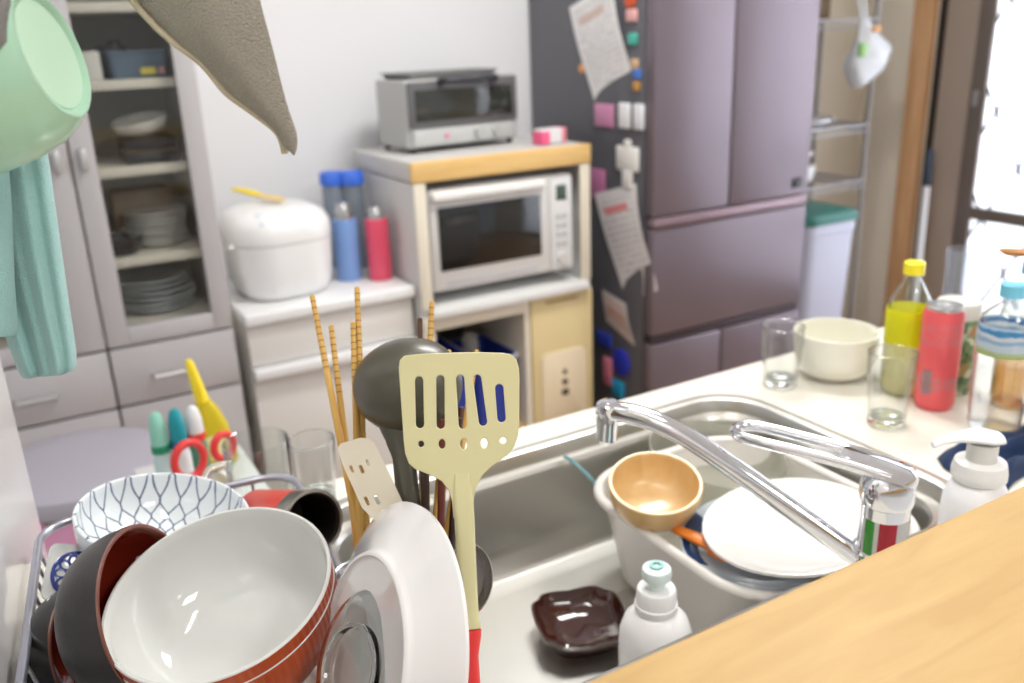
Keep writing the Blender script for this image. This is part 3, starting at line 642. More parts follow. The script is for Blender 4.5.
# ============================================================ WORKTOP AND SINK
CT = mat('worktop_ivory', (238, 234, 222), var=.03, vscale=14, rough=.28, coat=.2)
sx0, sx1, sy0, sy1 = .235, .925, .535, .955
scx, scy, sw, sd = (sx0+sx1)/2, (sy0+sy1)/2, sx1-sx0, sy1-sy0
bm = B()
k = 8
def hole(z, g=0): return rrect(sw+g, sd+g, .075, z, k, scx, scy)
def outer(z): return rrect(1.66+.077, 1.03-.30, 1e-5, z, k, (1.66-.077)/2, (1.03+.30)/2)
loft(bm, [hole(.81), hole(.85), outer(.85), outer(.81), hole(.81)], False, False)
bmesh.ops.remove_doubles(bm, verts=bm.verts, dist=1e-5)
wt = tag(obj('sink_worktop', bm, CT, angle=25), 'ivory kitchen worktop around the sink holding glasses and bottles', 'worktop')
SS = steel('sink_steel', (214, 213, 208), .33, (2, 2, 60), .04)
snk = thing('kitchen_sink', 'deep stainless steel sink with a stepped rim set into the ivory worktop', 'sink', (scx, scy, .70))
def R_(g, z, r=.075): return rrect(sw+g, sd+g, r, z-.70, 8)
bm = B(); loft(bm, [R_(.030, .8505, .085), R_(.030, .8535, .085), R_(.016, .8545, .08), R_(.0, .8515, .075), R_(-.008, .842, .07), R_(-.010, .834, .07), R_(-.034, .8325, .065), R_(-.042, .828, .06)], False, False)
obj('rim', bm, steel('rim_steel', (200, 198, 192), .33, (2, 2, 60), .03), snk)
bm = B(); loft(bm, [R_(-.042, .828, .06), R_(-.046, .82, .06), R_(-.056, .74, .06), R_(-.062, .722, .058), R_(-.08, .707, .05), R_(-.11, .701, .04), R_(-.16, .700, .03)][::-1], True, False)
loft(bm, [R_(-.04, .827, .06), R_(-.052, .73, .06), R_(-.10, .696, .05)], False, True)
obj('basin', bm, SS, snk)
bm = B(); lathe(bm, [(.0, .0035), (.03, .0035), (.045, .002), (.052, .0045), (.056, .001)], 32, T(.02, .0, 0)); obj('drain', bm, steel('rim_steel'), snk)
cb = thing('sink_cabinet', 'kitchen base cabinet under the ivory worktop', 'cabinet', (.80, .64, 0))
for x in (-.83, .82):
    bm = B(); box(bm, x, x+.018, -.33, .36, 0, .81); obj('side_panel', bm, WW, cb)
bm = B(); box(bm, -.83, .838, -.335, -.32, 0, .81); obj('back_panel', bm, WW, cb)
for i in range(4):
    bm = B(); box(bm, -.83+i*.417, -.83+i*.417+.413, .36, .378, .08, .805, .003); d = obj('door', bm, WW, cb)
    bm = B(); x = -.83+i*.417+.2; tube(bm, [(x-.06, .378, .75), (x-.06, .40, .75), (x+.06, .40, .75), (x+.06, .378, .75)], .006, 8); obj('handle', bm, KNOB, d)
# wooden ledge in front
bm = B(); box(bm, -.077, 1.95, -.12, .338, 1.019, 1.05, .004, 3)
LW = wood('ledge_wood', (194, 160, 102), (182, 146, 88), (3, 18, 18), .5, coat=0)
lg = tag(obj('serving_ledge', bm, LW), 'light wooden serving ledge in the right foreground', 'ledge')

# ------------------------------------------------------------ faucet
CH = chrome()
fa = thing('kitchen_faucet', 'chrome single-lever faucet with a long spout reaching over the sink', 'faucet', (.655, .468, .8505))
def stripe_mat():
    m, nt, b = nodes('faucet_label'); N = nt.nodes; L = nt.links
    tc = N.new('ShaderNodeTexCoord'); sp = N.new('ShaderNodeSeparateXYZ'); L.new(tc.outputs['UV'], sp.inputs[0])
    r = N.new('ShaderNodeValToRGB'); r.color_ramp.interpolation = 'CONSTANT'; cr = r.color_ramp
    cols = [(0, (236, 236, 232)), (.04, (70, 178, 62)), (.22, (240, 240, 236)), (.30, (206, 32, 58)), (.60, (236, 236, 234))]
    cr.elements[0].position = 0; cr.elements[0].color = lin(cols[0][1]); cr.elements[1].position = cols[1][0]; cr.elements[1].color = lin(cols[1][1])
    for p, c in cols[2:]:
        e = cr.elements.new(p); e.color = lin(c)
    L.new(sp.outputs[0], r.inputs['Fac']); L.new(r.outputs['Color'], b.inputs['Base Color']); sety(b, rough=.15, coat=.6)
    return m
bm = B(); lathe(bm, [(0, 0), (.03, 0), (.03, .006), (.0225, .012), (.0225, .118), (0, .118)], 36); obj('base', bm, CH, fa)
# striped label wrapped round half of the column
bm = B(); lay = bm.loops.layers.uv.verify(); n = 20; a0, a1 = math.radians(-192), math.radians(-60)
for rr in (.0229,):
    rows = [[bm.verts.new((rr*math.cos(a0+(a1-a0)*i/n), rr*math.sin(a0+(a1-a0)*i/n), z)) for i in range(n+1)] for z in (.03, .106)]
    for i in range(n):
        f = bm.faces.new((rows[0][i], rows[0][i+1], rows[1][i+1], rows[1][i]))
        for lp, (u, v) in zip(f.loops, ((i, 0), (i+1, 0), (i+1, 1), (i, 1))): lp[lay].uv = (u/n, v)
bmesh.ops.solidify(bm, geom=bm.faces[:], thickness=-.0006)
obj('striped_label', bm, stripe_mat(), fa)
bm = B(); lathe(bm, [(.0226, .066), (.0245, .067), (.0245, .070), (.0226, .071)], 36); obj('ring', bm, CH, fa)
bm = B(); lathe(bm, [(0, .119), (.024, .119), (.025, .124), (.024, .138), (.018, .149), (.008, .153), (0, .1535)], 36); hd = obj('lever_head', bm, CH, fa)
# spout
d = Vector((.503-.655, .692-.468, 0)).normalized(); sd_ = Vector((-d.y, d.x, 0))
def fp(a, z, s=0): return d*a+sd_*s+Vector((0, 0, z))
bm = B(); tube(bm, smooth_pts([fp(.014, .052), fp(.07, .085), fp(.13, .120), fp(.185, .150), fp(.215, .162), fp(.245, .168), fp(.272, .168), fp(.280, .166)], 6), .0108, 18); sp_ = obj('spout', bm, CH, fa)
bm = B(); tube(bm, [fp(.272, .1795), fp(.272, .176), fp(.273, .158), fp(.2732, .156), fp(.2745, .137), fp(.2746, .134)], [.008, .0125, .0130, .0118, .0118, .010], 20); ae = obj('aerator', bm, CH, sp_)
# lever : open loop handle
ld = Vector((.593-.655, .602-.468, 0)).normalized(); ls = Vector((-ld.y, ld.x, 0))
def lp_(a, z, s): return ld*a+ls*s+Vector((0, 0, z))
bm = B()
path = [lp_(-.005, .150, .014), lp_(.03, .1545, .015), lp_(.08, .157, .0165), (lp_(.125, .158, .017)), lp_(.142, .158, .012), lp_(.148, .158, 0), lp_(.142, .158, -.012), lp_(.125, .158, -.017), lp_(.08, .157, -.0165), lp_(.03, .1545, -.015), lp_(-.005, .150, -.014)]
tube(bm, smooth_pts(path, 5), .0052, 10, flat=1.1)
obj('lever_loop', bm, CH, hd)
bm = B(); loft(bm, [[lp_(a, z+dz, s) for (s, dz) in [(-w, 0), (-w*.7, .006), (0, .008), (w*.7, .006), (w, 0), (w*.6, -.006), (-w*.6, -.006)]] for a, z, w in ((-.024, .143, .010), (-.018, .147, .019), (.0, .150, .021), (.03, .1535, .0185), (.042, .1545, .016))]); obj('lever_root', bm, CH, hd)

# ------------------------------------------------------------ in the sink
tub = thing('dishpan', 'white rounded plastic dishpan in the sink heaped with dishes', 'dishpan', (.732, .716, .7015))
TW = mat('tub_white', (232, 228, 222), rough=.35, sss=.0)
bm = B(); loft(bm, [rrect(w, d_, r, z, 8) for w, d_, r, z in ((.23, .27, .06, 0), (.245, .285, .07, .006), (.278, .33, .075, .115), (.283, .335, .078, .12))]+[rrect(w, d_, r, z, 8) for w, d_, r, z in ((.277, .329, .075, .12), (.238, .278, .065, .009), (.18, .22, .05, .006))]); obj('body', bm, TW, tub)
bm = B(); tube(bm, rrect(.290, .342, .08, .122, 8), .0065, 10, True); obj('rim', bm, TW, tub)
WB = wood('bowl_wood', (228, 194, 138), (218, 180, 122), (20, 20, 3), .35, coat=.3)
b = tag(bowl('wooden_bowl', .057, .05, WB, WB, .005, foot=.5, full=.62), 'light wooden bowl perched on the corner of the dishpan', 'bowl'); nw = Vector((-.1285, -.2157, .968)).normalized(); place(b, Vector((.6188, .758, .8718))-nw*.05, axis=nw)
b = bowl('mixing_bowl', .095, .06, thin_glass('smoky_plastic', (226, 226, 218), .8, .5, (222, 222, 212)), thin_glass('smoky_plastic'), .003, foot=.55, full=.5); tag(b, 'cloudy clear plastic bowl at the back of the dishpan', 'bowl'); place(b, (.775, .83, .782), axis=(.1, -.12, 1))
BPL = mat('blue_glaze', (52, 92, 152), rough=.15, coat=.5, var=.3, vscale=30)
pl = thing('blue_rimmed_plate', 'blue and white plate under the plain white one in the dishpan', 'plate', (.690, .640, .810)); pl.rotation_euler = (-.03, -.125, 0)
def plate_profile(R, H, t): return [(0, .003), (R*.54, .003), (R*.56, 0), (R*.6, 0), (R*.62, .004), (R*.8, H*.45), (R, H), (R*.995, H+t*.7), (R*.975, H+t*.8), (R*.78, H*.45+t), (R*.6, .004+t), (R*.3, .003+t), (0, .003+t)]
bm = B(); lathe(bm, plate_profile(.0985, .022, .004), 56); obj('dish', bm, mat('grey_blue_china', (196, 206, 216), rough=.18, coat=.4), pl)
bm = B(); vv = [(r_*math.cos(a), r_*math.sin(a)) for r_, aa in ((.100, range(0, 13)), (.078, range(12, -1, -1))) for a in [math.radians(95+8*q) for q in aa]]
loft(bm, [[Vector((r_*math.cos(math.radians(105+6*q)), r_*math.sin(math.radians(105+6*q)), z_)) for q in range(12)] for r_, z_ in ((.0955, .0252), (.087, .0205), (.078, .0148))], False, False, False); bmesh.ops.solidify(bm, geom=bm.faces[:], thickness=-.0006); obj('blue_brushwork', bm, BPL, pl)
p = tag(plate_obj('dinner_plate', .100, .018, CHINA, .0045), 'plain white plate on top of the dishes in the dishpan', 'plate'); nw = Vector((-.1253, .0625, .99)).normalized(); place(p, Vector((.698, .6135, .8585))-nw*.018, axis=nw)
b = tag(bowl('rice_bowl', .055, .05, CHINA, CHINA), 'white bowl lying under the plates in the dishpan', 'bowl'); place(b, (.73, .64, .7125))
os_ = thing('orange_spatula', 'orange spatula lying along the near edge inside the dishpan', 'spatula', (.619, .712, .826), math.radians(-80)); os_.scale = (.75, .75, .75)
bm = B(); tube(bm, [(-.06, 0, 0), (-.02, 0, .002), (.03, 0, .004), (.07, 0, .0)], [.006, .009, .012, .010], 10, flat=.6); obj('handle', bm, mat('orange_plastic', (232, 132, 44), rough=.4), os_)
bm = B(); box(bm, .065, .10, -.016, .016, -.004, .004, .003); obj('blade', bm, mat('orange_plastic', (0, 0, 0)), os_)
bm = B(); tube(bm, smooth_pts([(.60, .93, .842), (.603, .90, .838), (.610, .872, .822), (.612, .845, .80)]), [.0035]*19, 8, flat=.5); tag(obj('teal_stick', bm, mat('teal_plastic', (84, 128, 134), rough=.35)), 'thin teal plastic stick leaning from the sink rim into the dishpan', 'stick')
# brown square dish
GZ = mat('brown_glaze', (66, 30, 22), rough=.12, coat=.6, var=.35, vscale=40)
def squarish(w, z, p=.0, n=64):
    out = []
    for i in range(n):
        a = 2*PI*i/n; c, s = math.cos(a), math.sin(a); q = (abs(c)**3.6+abs(s)**3.6)**(-1/3.6)
        k2 = 1-p*.45*math.exp(-((abs(abs(c)-abs(s)))/.16)**2)
        out.append(Vector((w*q*c*k2, w*q*s*k2, z+(.0 if not p else .003*abs(math.sin(2*a))))))
    return out
bm = B(); loft(bm, [squarish(w, z, p) for w, z, p in ((.035, 0, 0), (.040, .0, 0), (.043, .004, .05), (.052, .014, .12), (.056, .026, .16), (.0535, .0275, .16), (.049, .016, .12), (.040, .0075, .04), (.02, .006, 0))]); o = tag(obj('square_dish', bm, GZ), 'dark brown glazed square dish on the sink floor', 'dish'); place(o, (.505, .755, .7005), math.radians(-18))
# white dish-soap bottle
SW = mat('soap_white', (238, 238, 238), rough=.35)
so = thing('soap_bottle', 'white squeeze bottle with a flip-up nozzle standing in the sink', 'bottle', (.503, .612, .7003))
bm = B(); lathe(bm, [(0, .003), (.032, 0), (.037, .004), (.0385, .02), (.0385, .085), (.0375, .098), (.033, .112), (.025, .121), (.021, .124), (0, .124)], 40); obj('body', bm, SW, so)
bm = B(); lathe(bm, [(0, .1245), (.0215, .1245), (.0222, .127), (.0222, .132), (.0208, .133), (.0205, .147), (.0190, .150), (0, .150)], 36); cp = obj('collar', bm, SW, so)
bm = B(); lathe(bm, [(0, .150), (.009, .150), (.0095, .160), (.0145, .162), (.0155, .168), (.0145, .173), (.009, .175), (0, .1752)], 28); obj('nozzle', bm, mat('nozzle_mint', (224, 238, 236), rough=.3), cp)
bm = B(); lathe(bm, [(.004, .1745), (.0072, .1758), (.0075, .1772), (.004, .177)], 20); obj('nozzle_ring', bm, mat('ring_aqua', (150, 206, 204), rough=.4), cp)

# ------------------------------------------------------------ on the worktop, right
CG = thin_glass('clear_glass', (251, 252, 252), 1.3)
SG = solid_glass('thick_glass', (244, 249, 247))
def tumbler(label, loc, r0, r1, h, grp=None):
    t = thing('tumbler', label, 'glass', loc, 0, grp)
    bm = B(); lathe(bm, [(r0*.98, .014), (r0+(r1-r0)*.5, h*.5), (r1, h-.001), (r1-.0006, h), (r1-.0018, h), (r0+(r1-r0)*.5-.0018, h*.5), (r0*.98-.0018, .0145), (0, .0145)], 36); obj('wall', bm, CG, t)
    bm = B(); lathe(bm, [(0, .001), (r0*.7, .0015), (r0*.85, 0), (r0*.96, .002), (r0*.975, .0135), (0, .011)], 36); obj('thick_base', bm, SG, t)
    bm = B(); tube(bm, [(math.cos(q)*(r1-.0009), math.sin(q)*(r1-.0009), h) for q in [2*PI*i/40 for i in range(40)]], .0013, 8, True); obj('rim', bm, SG, t)
    return t
tumbler('empty clear tumbler on the worktop left of the white bowl', (1.012, .935, .8503), .0265, .033, .098)
tumbler('empty clear tumbler in front of the yellow-capped bottle', (1.023, .745, .8503), .0265, .0325, .108)
IV = mat('ivory_bowl', (236, 234, 220), rough=.2, coat=.4)
b = tag(bowl('serving_bowl', .066, .076, IV, IV, .004, foot=.5, full=.5), 'ivory china bowl on the worktop behind the clear tumblers', 'bowl'); place(b, (1.112, .916, .8503))
def pet(name, label, loc, r, h, liquid, label_m, capcol, lab=(.45, .7), fill=.0, neck=.62):
    t = thing(name, label, 'bottle', loc)
    z1, z2 = h*neck, h-.026
    pr = [(0, .004), (r*.7, 0), (r*.92, .002), (r, .010), (r*.97, .02), (r, .03), (r, z1), (r*.93, z1+(z2-z1)*.35), (r*.6, z1+(z2-z1)*.75), (r*.36, z2), (r*.36, h-.012)]
    bm = B(); lathe(bm, pr+[(r*.33, h-.012)]+[(max(a-.0012, 0), b_+.0008) for a, b_ in pr[::-1]], 32); obj('shell', bm, CG, t)
    bm = B(); lathe(bm, [(r*.37, h-.018), (r*.46, h-.018), (r*.46, h-.001), (r*.42, h), (0, h)], 28); obj('cap', bm, mat('cap_%d_%d_%d' % capcol, capcol, rough=.35), t)
    if label_m:
        bm = B(); lathe(bm, [(r*1.008, h*lab[0]), (r*1.015, h*lab[0]+.001), (r*1.015, h*lab[1]-.001), (r*1.008, h*lab[1])], 36, uv=True); bmesh.ops.solidify(bm, geom=bm.faces[:], thickness=.0002); obj('wrapper', bm, label_m, t)
    if liquid and fill:
        bm = B(); lathe(bm, [(0, .004), (r*.9, .006), (r*.955, .012), (r*.955, h*fill), (0, h*fill)], 32); obj('drink', bm, liquid, t)
    return t
def band_mat(name, stops, rough=.35):
    m, nt, b = nodes(name); N = nt.nodes; L = nt.links
    tc = N.new('ShaderNodeTexCoord'); sp = N.new('ShaderNodeSeparateXYZ'); L.new(tc.outputs['Object'], sp.inputs[0])
    r = N.new('ShaderNodeValToRGB'); r.color_ramp.interpolation = 'CONSTANT'
    mr = N.new('ShaderNodeMapRange'); mr.inputs['From Min'].default_value = 0; mr.inputs['From Max'].default_value = .22
    n = N.new('ShaderNodeTexNoise'); n.inputs['Scale'].default_value = 45; L.new(tc.outputs['Object'], n.inputs['Vector'])
    ad = N.new('ShaderNodeMath'); ad.operation = 'MULTIPLY_ADD'; ad.inputs[1].default_value = .012; L.new(n.outputs['Fac'], ad.inputs[0]); L.new(sp.outputs[2], ad.inputs[2])
    L.new(ad.outputs[0], mr.inputs['Value']); L.new(mr.outputs[0], r.inputs['Fac'])
    e = r.color_ramp.elements; e[0].position = 0; e[0].color = lin(stops[0][1]); e[1].position = stops[1][0]/.22; e[1].color = lin(stops[1][1])
    for p_, c in stops[2:]:
        q = e.new(p_/.22); q.color = lin(c)
    L.new(r.outputs['Color'], b.inputs['Base Color']); sety(b, rough=rough)
    return m
pet('drink_bottle', 'clear bottle with a yellow cap and yellow-green wrapper behind the red can', (1.140, .810, .8503), .032, .205, thin_glass('lemon_drink', (250, 246, 200), .3, .8, (252, 246, 190)), mat('yellow_wrapper', (250, 246, 40), rough=.35), (250, 232, 40), (.40, .66), .40)
pet('water_bottle', 'clear water bottle with a light blue cap and blue-white wrapper at the right', (1.132, .655, .8503), .0345, .207, None, band_mat('water_wrapper', [(0, (196, 214, 120)), (.119, (206, 222, 176)), (.125, (226, 236, 244)), (.136, (176, 208, 232)), (.142, (236, 240, 244)), (.148, (96, 168, 214)), (.155, (206, 226, 242))]), (118, 196, 220), (.54, .74), 0, .74)
pet('tea_bottle', 'clear bottle half full of amber tea behind the water bottle at the right edge', (1.232, .688, .8503), .0335, .215, thin_glass('amber_tea', (246, 214, 140), .3, .3, (226, 166, 70)), None, (130, 200, 222), (.4, .6), .3)
cn = thing('drink_can', 'tall coral red drink can on the worktop beside the tumbler', 'can', (1.131, .748, .8503)); cn.scale = (.9, .9, .93)
def can_mat():
    m, nt, b = nodes('can_red'); N = nt.nodes; L = nt.links
    tc = N.new('ShaderNodeTexCoord'); mp_ = N.new('ShaderNodeMapping'); mp_.inputs['Scale'].default_value = (60, 60, 260)
    n = N.new('ShaderNodeTexNoise'); n.inputs['Scale'].default_value = 1.2; L.new(tc.outputs['Object'], mp_.inputs['Vector']); L.new(mp_.outputs[0], n.inputs['Vector'])
    sp2 = N.new('ShaderNodeSeparateXYZ'); L.new(tc.outputs['Object'], sp2.inputs[0])
    c1 = N.new('ShaderNodeMath'); c1.operation = 'COMPARE'; c1.inputs[1].default_value = .046; c1.inputs[2].default_value = .010; L.new(sp2.outputs[2], c1.inputs[0])
    c2 = N.new('ShaderNodeMath'); c2.operation = 'COMPARE'; c2.inputs[1].default_value = .125; c2.inputs[2].default_value = .018; L.new(sp2.outputs[2], c2.inputs[0])
    c3 = N.new('ShaderNodeMath'); c3.operation = 'MULTIPLY_ADD'; c3.inputs[1].default_value = .45; L.new(c2.outputs[0], c3.inputs[0]); L.new(c1.outputs[0], c3.inputs[2])
    g = N.new('ShaderNodeMath'); g.operation = 'GREATER_THAN'; g.inputs[1].default_value = .5; L.new(n.outputs['Fac'], g.inputs[0])
    mu = N.new('ShaderNodeMath'); mu.operation = 'MULTIPLY'; L.new(g.outputs[0], mu.inputs[0]); L.new(c3.outputs[0], mu.inputs[1])
    mx = N.new('ShaderNodeMix'); mx.data_type = 'RGBA'; mx.inputs[6].default_value = lin((236, 96, 100)); mx.inputs[7].default_value = lin((200, 128, 132)); L.new(mu.outputs[0], mx.inputs[0])
    L.new(mx.outputs[2], b.inputs['Base Color']); sety(b, rough=.35, metal=.1)
    return m
bm = B(); lathe(bm, [(0, .006), (.024, .004), (.026, 0), (.027, .001), (.031, .011), (.031, .152), (.0285, .161), (.0270, .1612)], 40); obj('body', bm, can_mat(), cn)
bm = B(); lathe(bm, [(.0268, .161), (.0275, .1675), (.026, .168), (.0245, .163), (0, .1625)], 36); ld_ = obj('lid', bm, mat('can_metal', (206, 206, 208), metal=.9, rough=.3), cn)
bm = B(); prism(bm, ell(0, .006, .007, .012, 16), .1635, .1645, [ell(0, .011, .004, .004, 10)]); obj('pull_tab', bm, mat('can_metal', (0, 0, 0)), ld_)
bm = B(); rs = [[Vector((rr_*math.cos(a), rr_*math.sin(a), z_)) for a in [math.radians(172+i*3) for i in range(11)]] for rr_, z_ in ((.0313, .028), (.0313, .068))]; loft(bm, rs, False, False, False); bmesh.ops.solidify(bm, geom=bm.faces[:], thickness=.0003); obj('information_panel', bm, mat('panel_pink_grey', (214, 176, 178), rough=.4), cn)
jr = thing('seasoning_jar', 'jar with a pale lid and leafy green wrapper behind the red can', 'jar', (1.205, .775, .8503)); jr.scale = (.84, .84, .88)
bm = B(); lathe(bm, [(0, .002), (.034, 0), (.036, .004), (.036, .128), (.033, .134), (0, .134)], 36)
def leafy():
    m, nt, b = nodes('leafy_wrapper'); N = nt.nodes; L = nt.links
    tc = N.new('ShaderNodeTexCoord'); v = N.new('ShaderNodeTexVoronoi'); v.inputs['Scale'].default_value = 90; L.new(tc.outputs['Object'], v.inputs['Vector'])
    r = N.new('ShaderNodeValToRGB'); e = r.color_ramp.elements; e[0].color = lin((54, 92, 58)); e[1].color = lin((214, 214, 190))
    q = e.new(.35); q.color = lin((120, 148, 96)); q = e.new(.6); q.color = lin((196, 108, 70)); q = e.new(.75); q.color = lin((88, 124, 84))
    sp2 = N.new('ShaderNodeSeparateXYZ'); L.new(v.outputs['Color'], sp2.inputs[0]); L.new(sp2.outputs[0], r.inputs['Fac'])
    L.new(r.outputs['Color'], b.inputs['Base Color']); sety(b, rough=.4)
    return m
obj('body', bm, leafy(), jr)
bm = B(); lathe(bm, [(0, .1345), (.037, .1345), (.038, .137), (.038, .158), (.035, .162), (0, .162)], 36); obj('lid', bm, mat('lid_pale', (216, 216, 206), rough=.4), jr)
pt = thing('clear_beaker', 'tall clear plastic beaker behind the seasoning jar', 'beaker', (1.325, .855, .8503)); pt.scale = (.78, .78, .9)
bm = B(); lathe(bm, [(0, .0), (.026, 0), (.028, .003), (.034, .205), (.035, .21), (.033, .21), (.0262, .005), (0, .004)], 32); obj('wall', bm, thin_glass('clear_plastic', (244, 246, 250), 1.2, .06), pt)
sn = thing('wooden_spoon', 'wooden spoon lying across the cap of the tea bottle', 'spoon', (1.232, .688, 1.0735), math.radians(118))
bm = B(); tube(bm, [(-.16, 0, .0), (-.03, 0, 0), (.0, 0, 0), (.012, 0, 0)], [.005, .005, .006, .007], 10); obj('handle', bm, wood('spoon_wood', (196, 142, 84), (176, 120, 66), (4, 30, 30), .5), sn)
bm = B(); lathe(bm, [(0, -.004), (.010, -.003), (.015, .002), (.0155, .004), (.010, .0), (0, -.001)], 24, T(.026, 0, .001) @ Matrix.Diagonal((1.4, 1, 1, 1))); obj('scoop', bm, wood('spoon_wood', (0, 0, 0), (0, 0, 0)), sn)
# foaming soap pump
fpb = thing('foam_pump_bottle', 'white foaming hand soap bottle with a pump on the worktop behind the ledge', 'bottle', (.797, .468, .8505))
bm = B(); loft(bm, [rrect(w, d_, r, z, 8) for w, d_, r, z in ((.058, .046, .02, 0), (.066, .053, .024, .004), (.068, .055, .026, .06), (.066, .054, .026, .082), (.052, .046, .022, .096), (.042, .042, .0205, .100))]); bd = obj('body', bm, mat('pump_white', (240, 240, 242), rough=.3), fpb)
for z_, w_ in ((.076, .010), (.070, .007), (.058, .012)):
    bm = B(); box(bm, -.022, -.022+w_, -.0285, -.0272, z_-.0018, z_+.0018); obj('printed_mark', bm, mat('print_sage', (140, 160, 140), rough=.5), bd)
    bm = B(); box(bm, .004, .004+w_, -.0285, -.0272, z_-.0018, z_+.0018); obj('printed_mark', bm, mat('print_sage', (0, 0, 0)), bd)
bm = B(); lathe(bm, [(0, .1005), (.024, .1005), (.026, .103), (.026, .110), (.024, .1195), (.016, .122), (0, .122)], 36); obj('collar', bm, mat('pump_collar', (230, 230, 228), rough=.35), fpb)
bm = B(); lathe(bm, [(0, .122), (.0145, .122), (.0145, .14), (0, .14)], 28); ph = obj('pump_neck', bm, mat('pump_grey', (214, 213, 208), rough=.35), fpb)
hdv = Vector((-.83, .48, 0)).normalized(); hs = Vector((-hdv.y, hdv.x, 0))
bm = B(); loft(bm, [[hdv*a+hs*(w*math.cos(q))+Vector((0, 0, z+h_*math.sin(q))) for q in [2*PI*i/16 for i in range(16)]] for a, w, z, h_ in ((-.019, .004, .144, .002), (-.016, .012, .1445, .005), (-.004, .0165, .146, .006), (.01, .014, .1475, .0055), (.026, .009, .147, .0045), (.042, .0065, .1435, .0035), (.050, .005, .139, .003))]); obj('pump_head', bm, mat('pump_white', (0, 0, 0)), ph)
# blue cloth
bm = B(); rows = []
nx, ny = 26, 18
for j in range(ny+1):
    row = []
    for i in range(nx+1):
        u = i/nx; v = j/ny
        e = min(u, 1-u, v, 1-v); rise = min(1, e*7)**.5
        x = .975+.27*u+.012*math.sin(7*v); y = .535+.10*v+.010*math.sin(9*u)
        z = .852+rise*(.010+.008*math.sin(11*u+4*v)+.006*math.sin(17*v-5*u))
        row.append((x, y, max(z, .8515)))
    rows.append(row)
V = [[bm.verts.new(p) for p in r_] for r_ in rows]
for j in range(ny):
    for i in range(nx): bm.faces.new((V[j][i], V[j][i+1], V[j+1][i+1], V[j+1][i]))
bmesh.ops.solidify(bm, geom=bm.faces[:], thickness=.0008)
tag(obj('dish_cloth', bm, mat('navy_cloth', (40, 66, 112), rough=.85, bump=.5, bscale=500, sheen=.2), angle=180), 'navy blue cloth crumpled on the worktop behind the pump bottle', 'cloth')
# ============================================================ DISH RACK
RWIRE = mat('rack_wire', (186, 188, 200), metal=.75, rough=.28)
rack = thing('dish_rack', 'grey wire draining rack full of bowls beside the left wall', 'dish rack', (.0706, .697, .8505), math.radians(-6.5))
RWd, RLn = .255, .46
bm = B(); tube(bm, rrect(RWd, RLn, .035, .0855, 6), .0042, 10, True); obj('top_rail', bm, RWIRE, rack)
bm = B(); tube(bm, rrect(RWd-.03, RLn-.03, .03, .008, 6), .0035, 8, True); obj('bottom_rail', bm, RWIRE, rack)
bm = B(); tube(bm, rrect(RWd-.014, RLn-.014, .033, .048, 6), .0028, 8, True); obj('middle_rail', bm, RWIRE, rack)
for s in (-1, 1):
    for i in range(15):
        y = -RLn/2+.05+i*(RLn-.10)/14
        bm = B(); tube(bm, [(s*RWd/2, y, .0855), (s*(RWd/2-.008), y, .048), (s*(RWd/2-.016), y, .008)], .0017, 6); obj('side_wire', bm, RWIRE, rack)
for s in (-1, 1):
    for i in range(7):
        x = -RWd/2+.045+i*(RWd-.09)/6
        bm = B(); tube(bm, [(x, s*RLn/2, .0855), (x, s*(RLn/2-.008), .048), (x, s*(RLn/2-.016), .008)], .0017, 6); obj('end_wire', bm, RWIRE, rack)
for i in range(12):
    x = -RWd/2+.03+i*(RWd-.06)/11
    bm = B(); tube(bm, [(x, -RLn/2+.015, .008), (x, RLn/2-.015, .008)], .0017, 6); obj('floor_wire', bm, RWIRE, rack)
for sx_ in (-1, 1):
    for sy in (-1, 1):
        bm = B(); tube(bm, [(sx_*.095, sy*.17, 0), (sx_*.095, sy*.17, .007)], .005, 10); obj('foot', bm, RWIRE, rack)

# ============================================================ BOWLS IN THE RACK
def fluted_orange():
    m, nt, b = nodes('orange_lacquer'); N = nt.nodes; L = nt.links
    tc = N.new('ShaderNodeTexCoord'); n = N.new('ShaderNodeTexNoise'); n.inputs['Scale'].default_value = 26; n.inputs['Detail'].default_value = 5
    mp_ = N.new('ShaderNodeMapping'); mp_.inputs['Scale'].default_value = (1.6, 1.6, .35); L.new(tc.outputs['Object'], mp_.inputs['Vector']); L.new(mp_.outputs[0], n.inputs['Vector'])
    r = N.new('ShaderNodeValToRGB'); e = r.color_ramp.elements; e[0].position = .3; e[1].position = .7; e[0].color = lin((172, 58, 8)); e[1].color = lin((214, 90, 16))
    L.new(n.outputs['Fac'], r.inputs['Fac']); L.new(r.outputs['Color'], b.inputs['Base Color'])
    sp_ = N.new('ShaderNodeSeparateXYZ'); L.new(tc.outputs['Object'], sp_.inputs[0])
    at = N.new('ShaderNodeMath'); at.operation = 'ARCTAN2'; L.new(sp_.outputs[1], at.inputs[0]); L.new(sp_.outputs[0], at.inputs[1])
    mu = N.new('ShaderNodeMath'); mu.operation = 'MULTIPLY'; mu.inputs[1].default_value = 90; L.new(at.outputs[0], mu.inputs[0])
    si = N.new('ShaderNodeMath'); si.operation = 'SINE'; L.new(mu.outputs[0], si.inputs[0])
    bp = N.new('ShaderNodeBump'); bp.inputs['Strength'].default_value = .35; bp.inputs['Distance'].default_value = .001; L.new(si.outputs[0], bp.inputs['Height']); L.new(bp.outputs[0], b.inputs['Normal'])
    sety(b, rough=.3, coat=.4)
    return m
OR = fluted_orange()
GL = mat('white_glaze', (216, 217, 214), rough=.07, coat=.3)
def seat(o, rim, n, H):
    n = Vector(n).normalized(); return place(o, Vector(rim)-n*H, axis=n)
nb = (-.1965, -.1773, .9643)
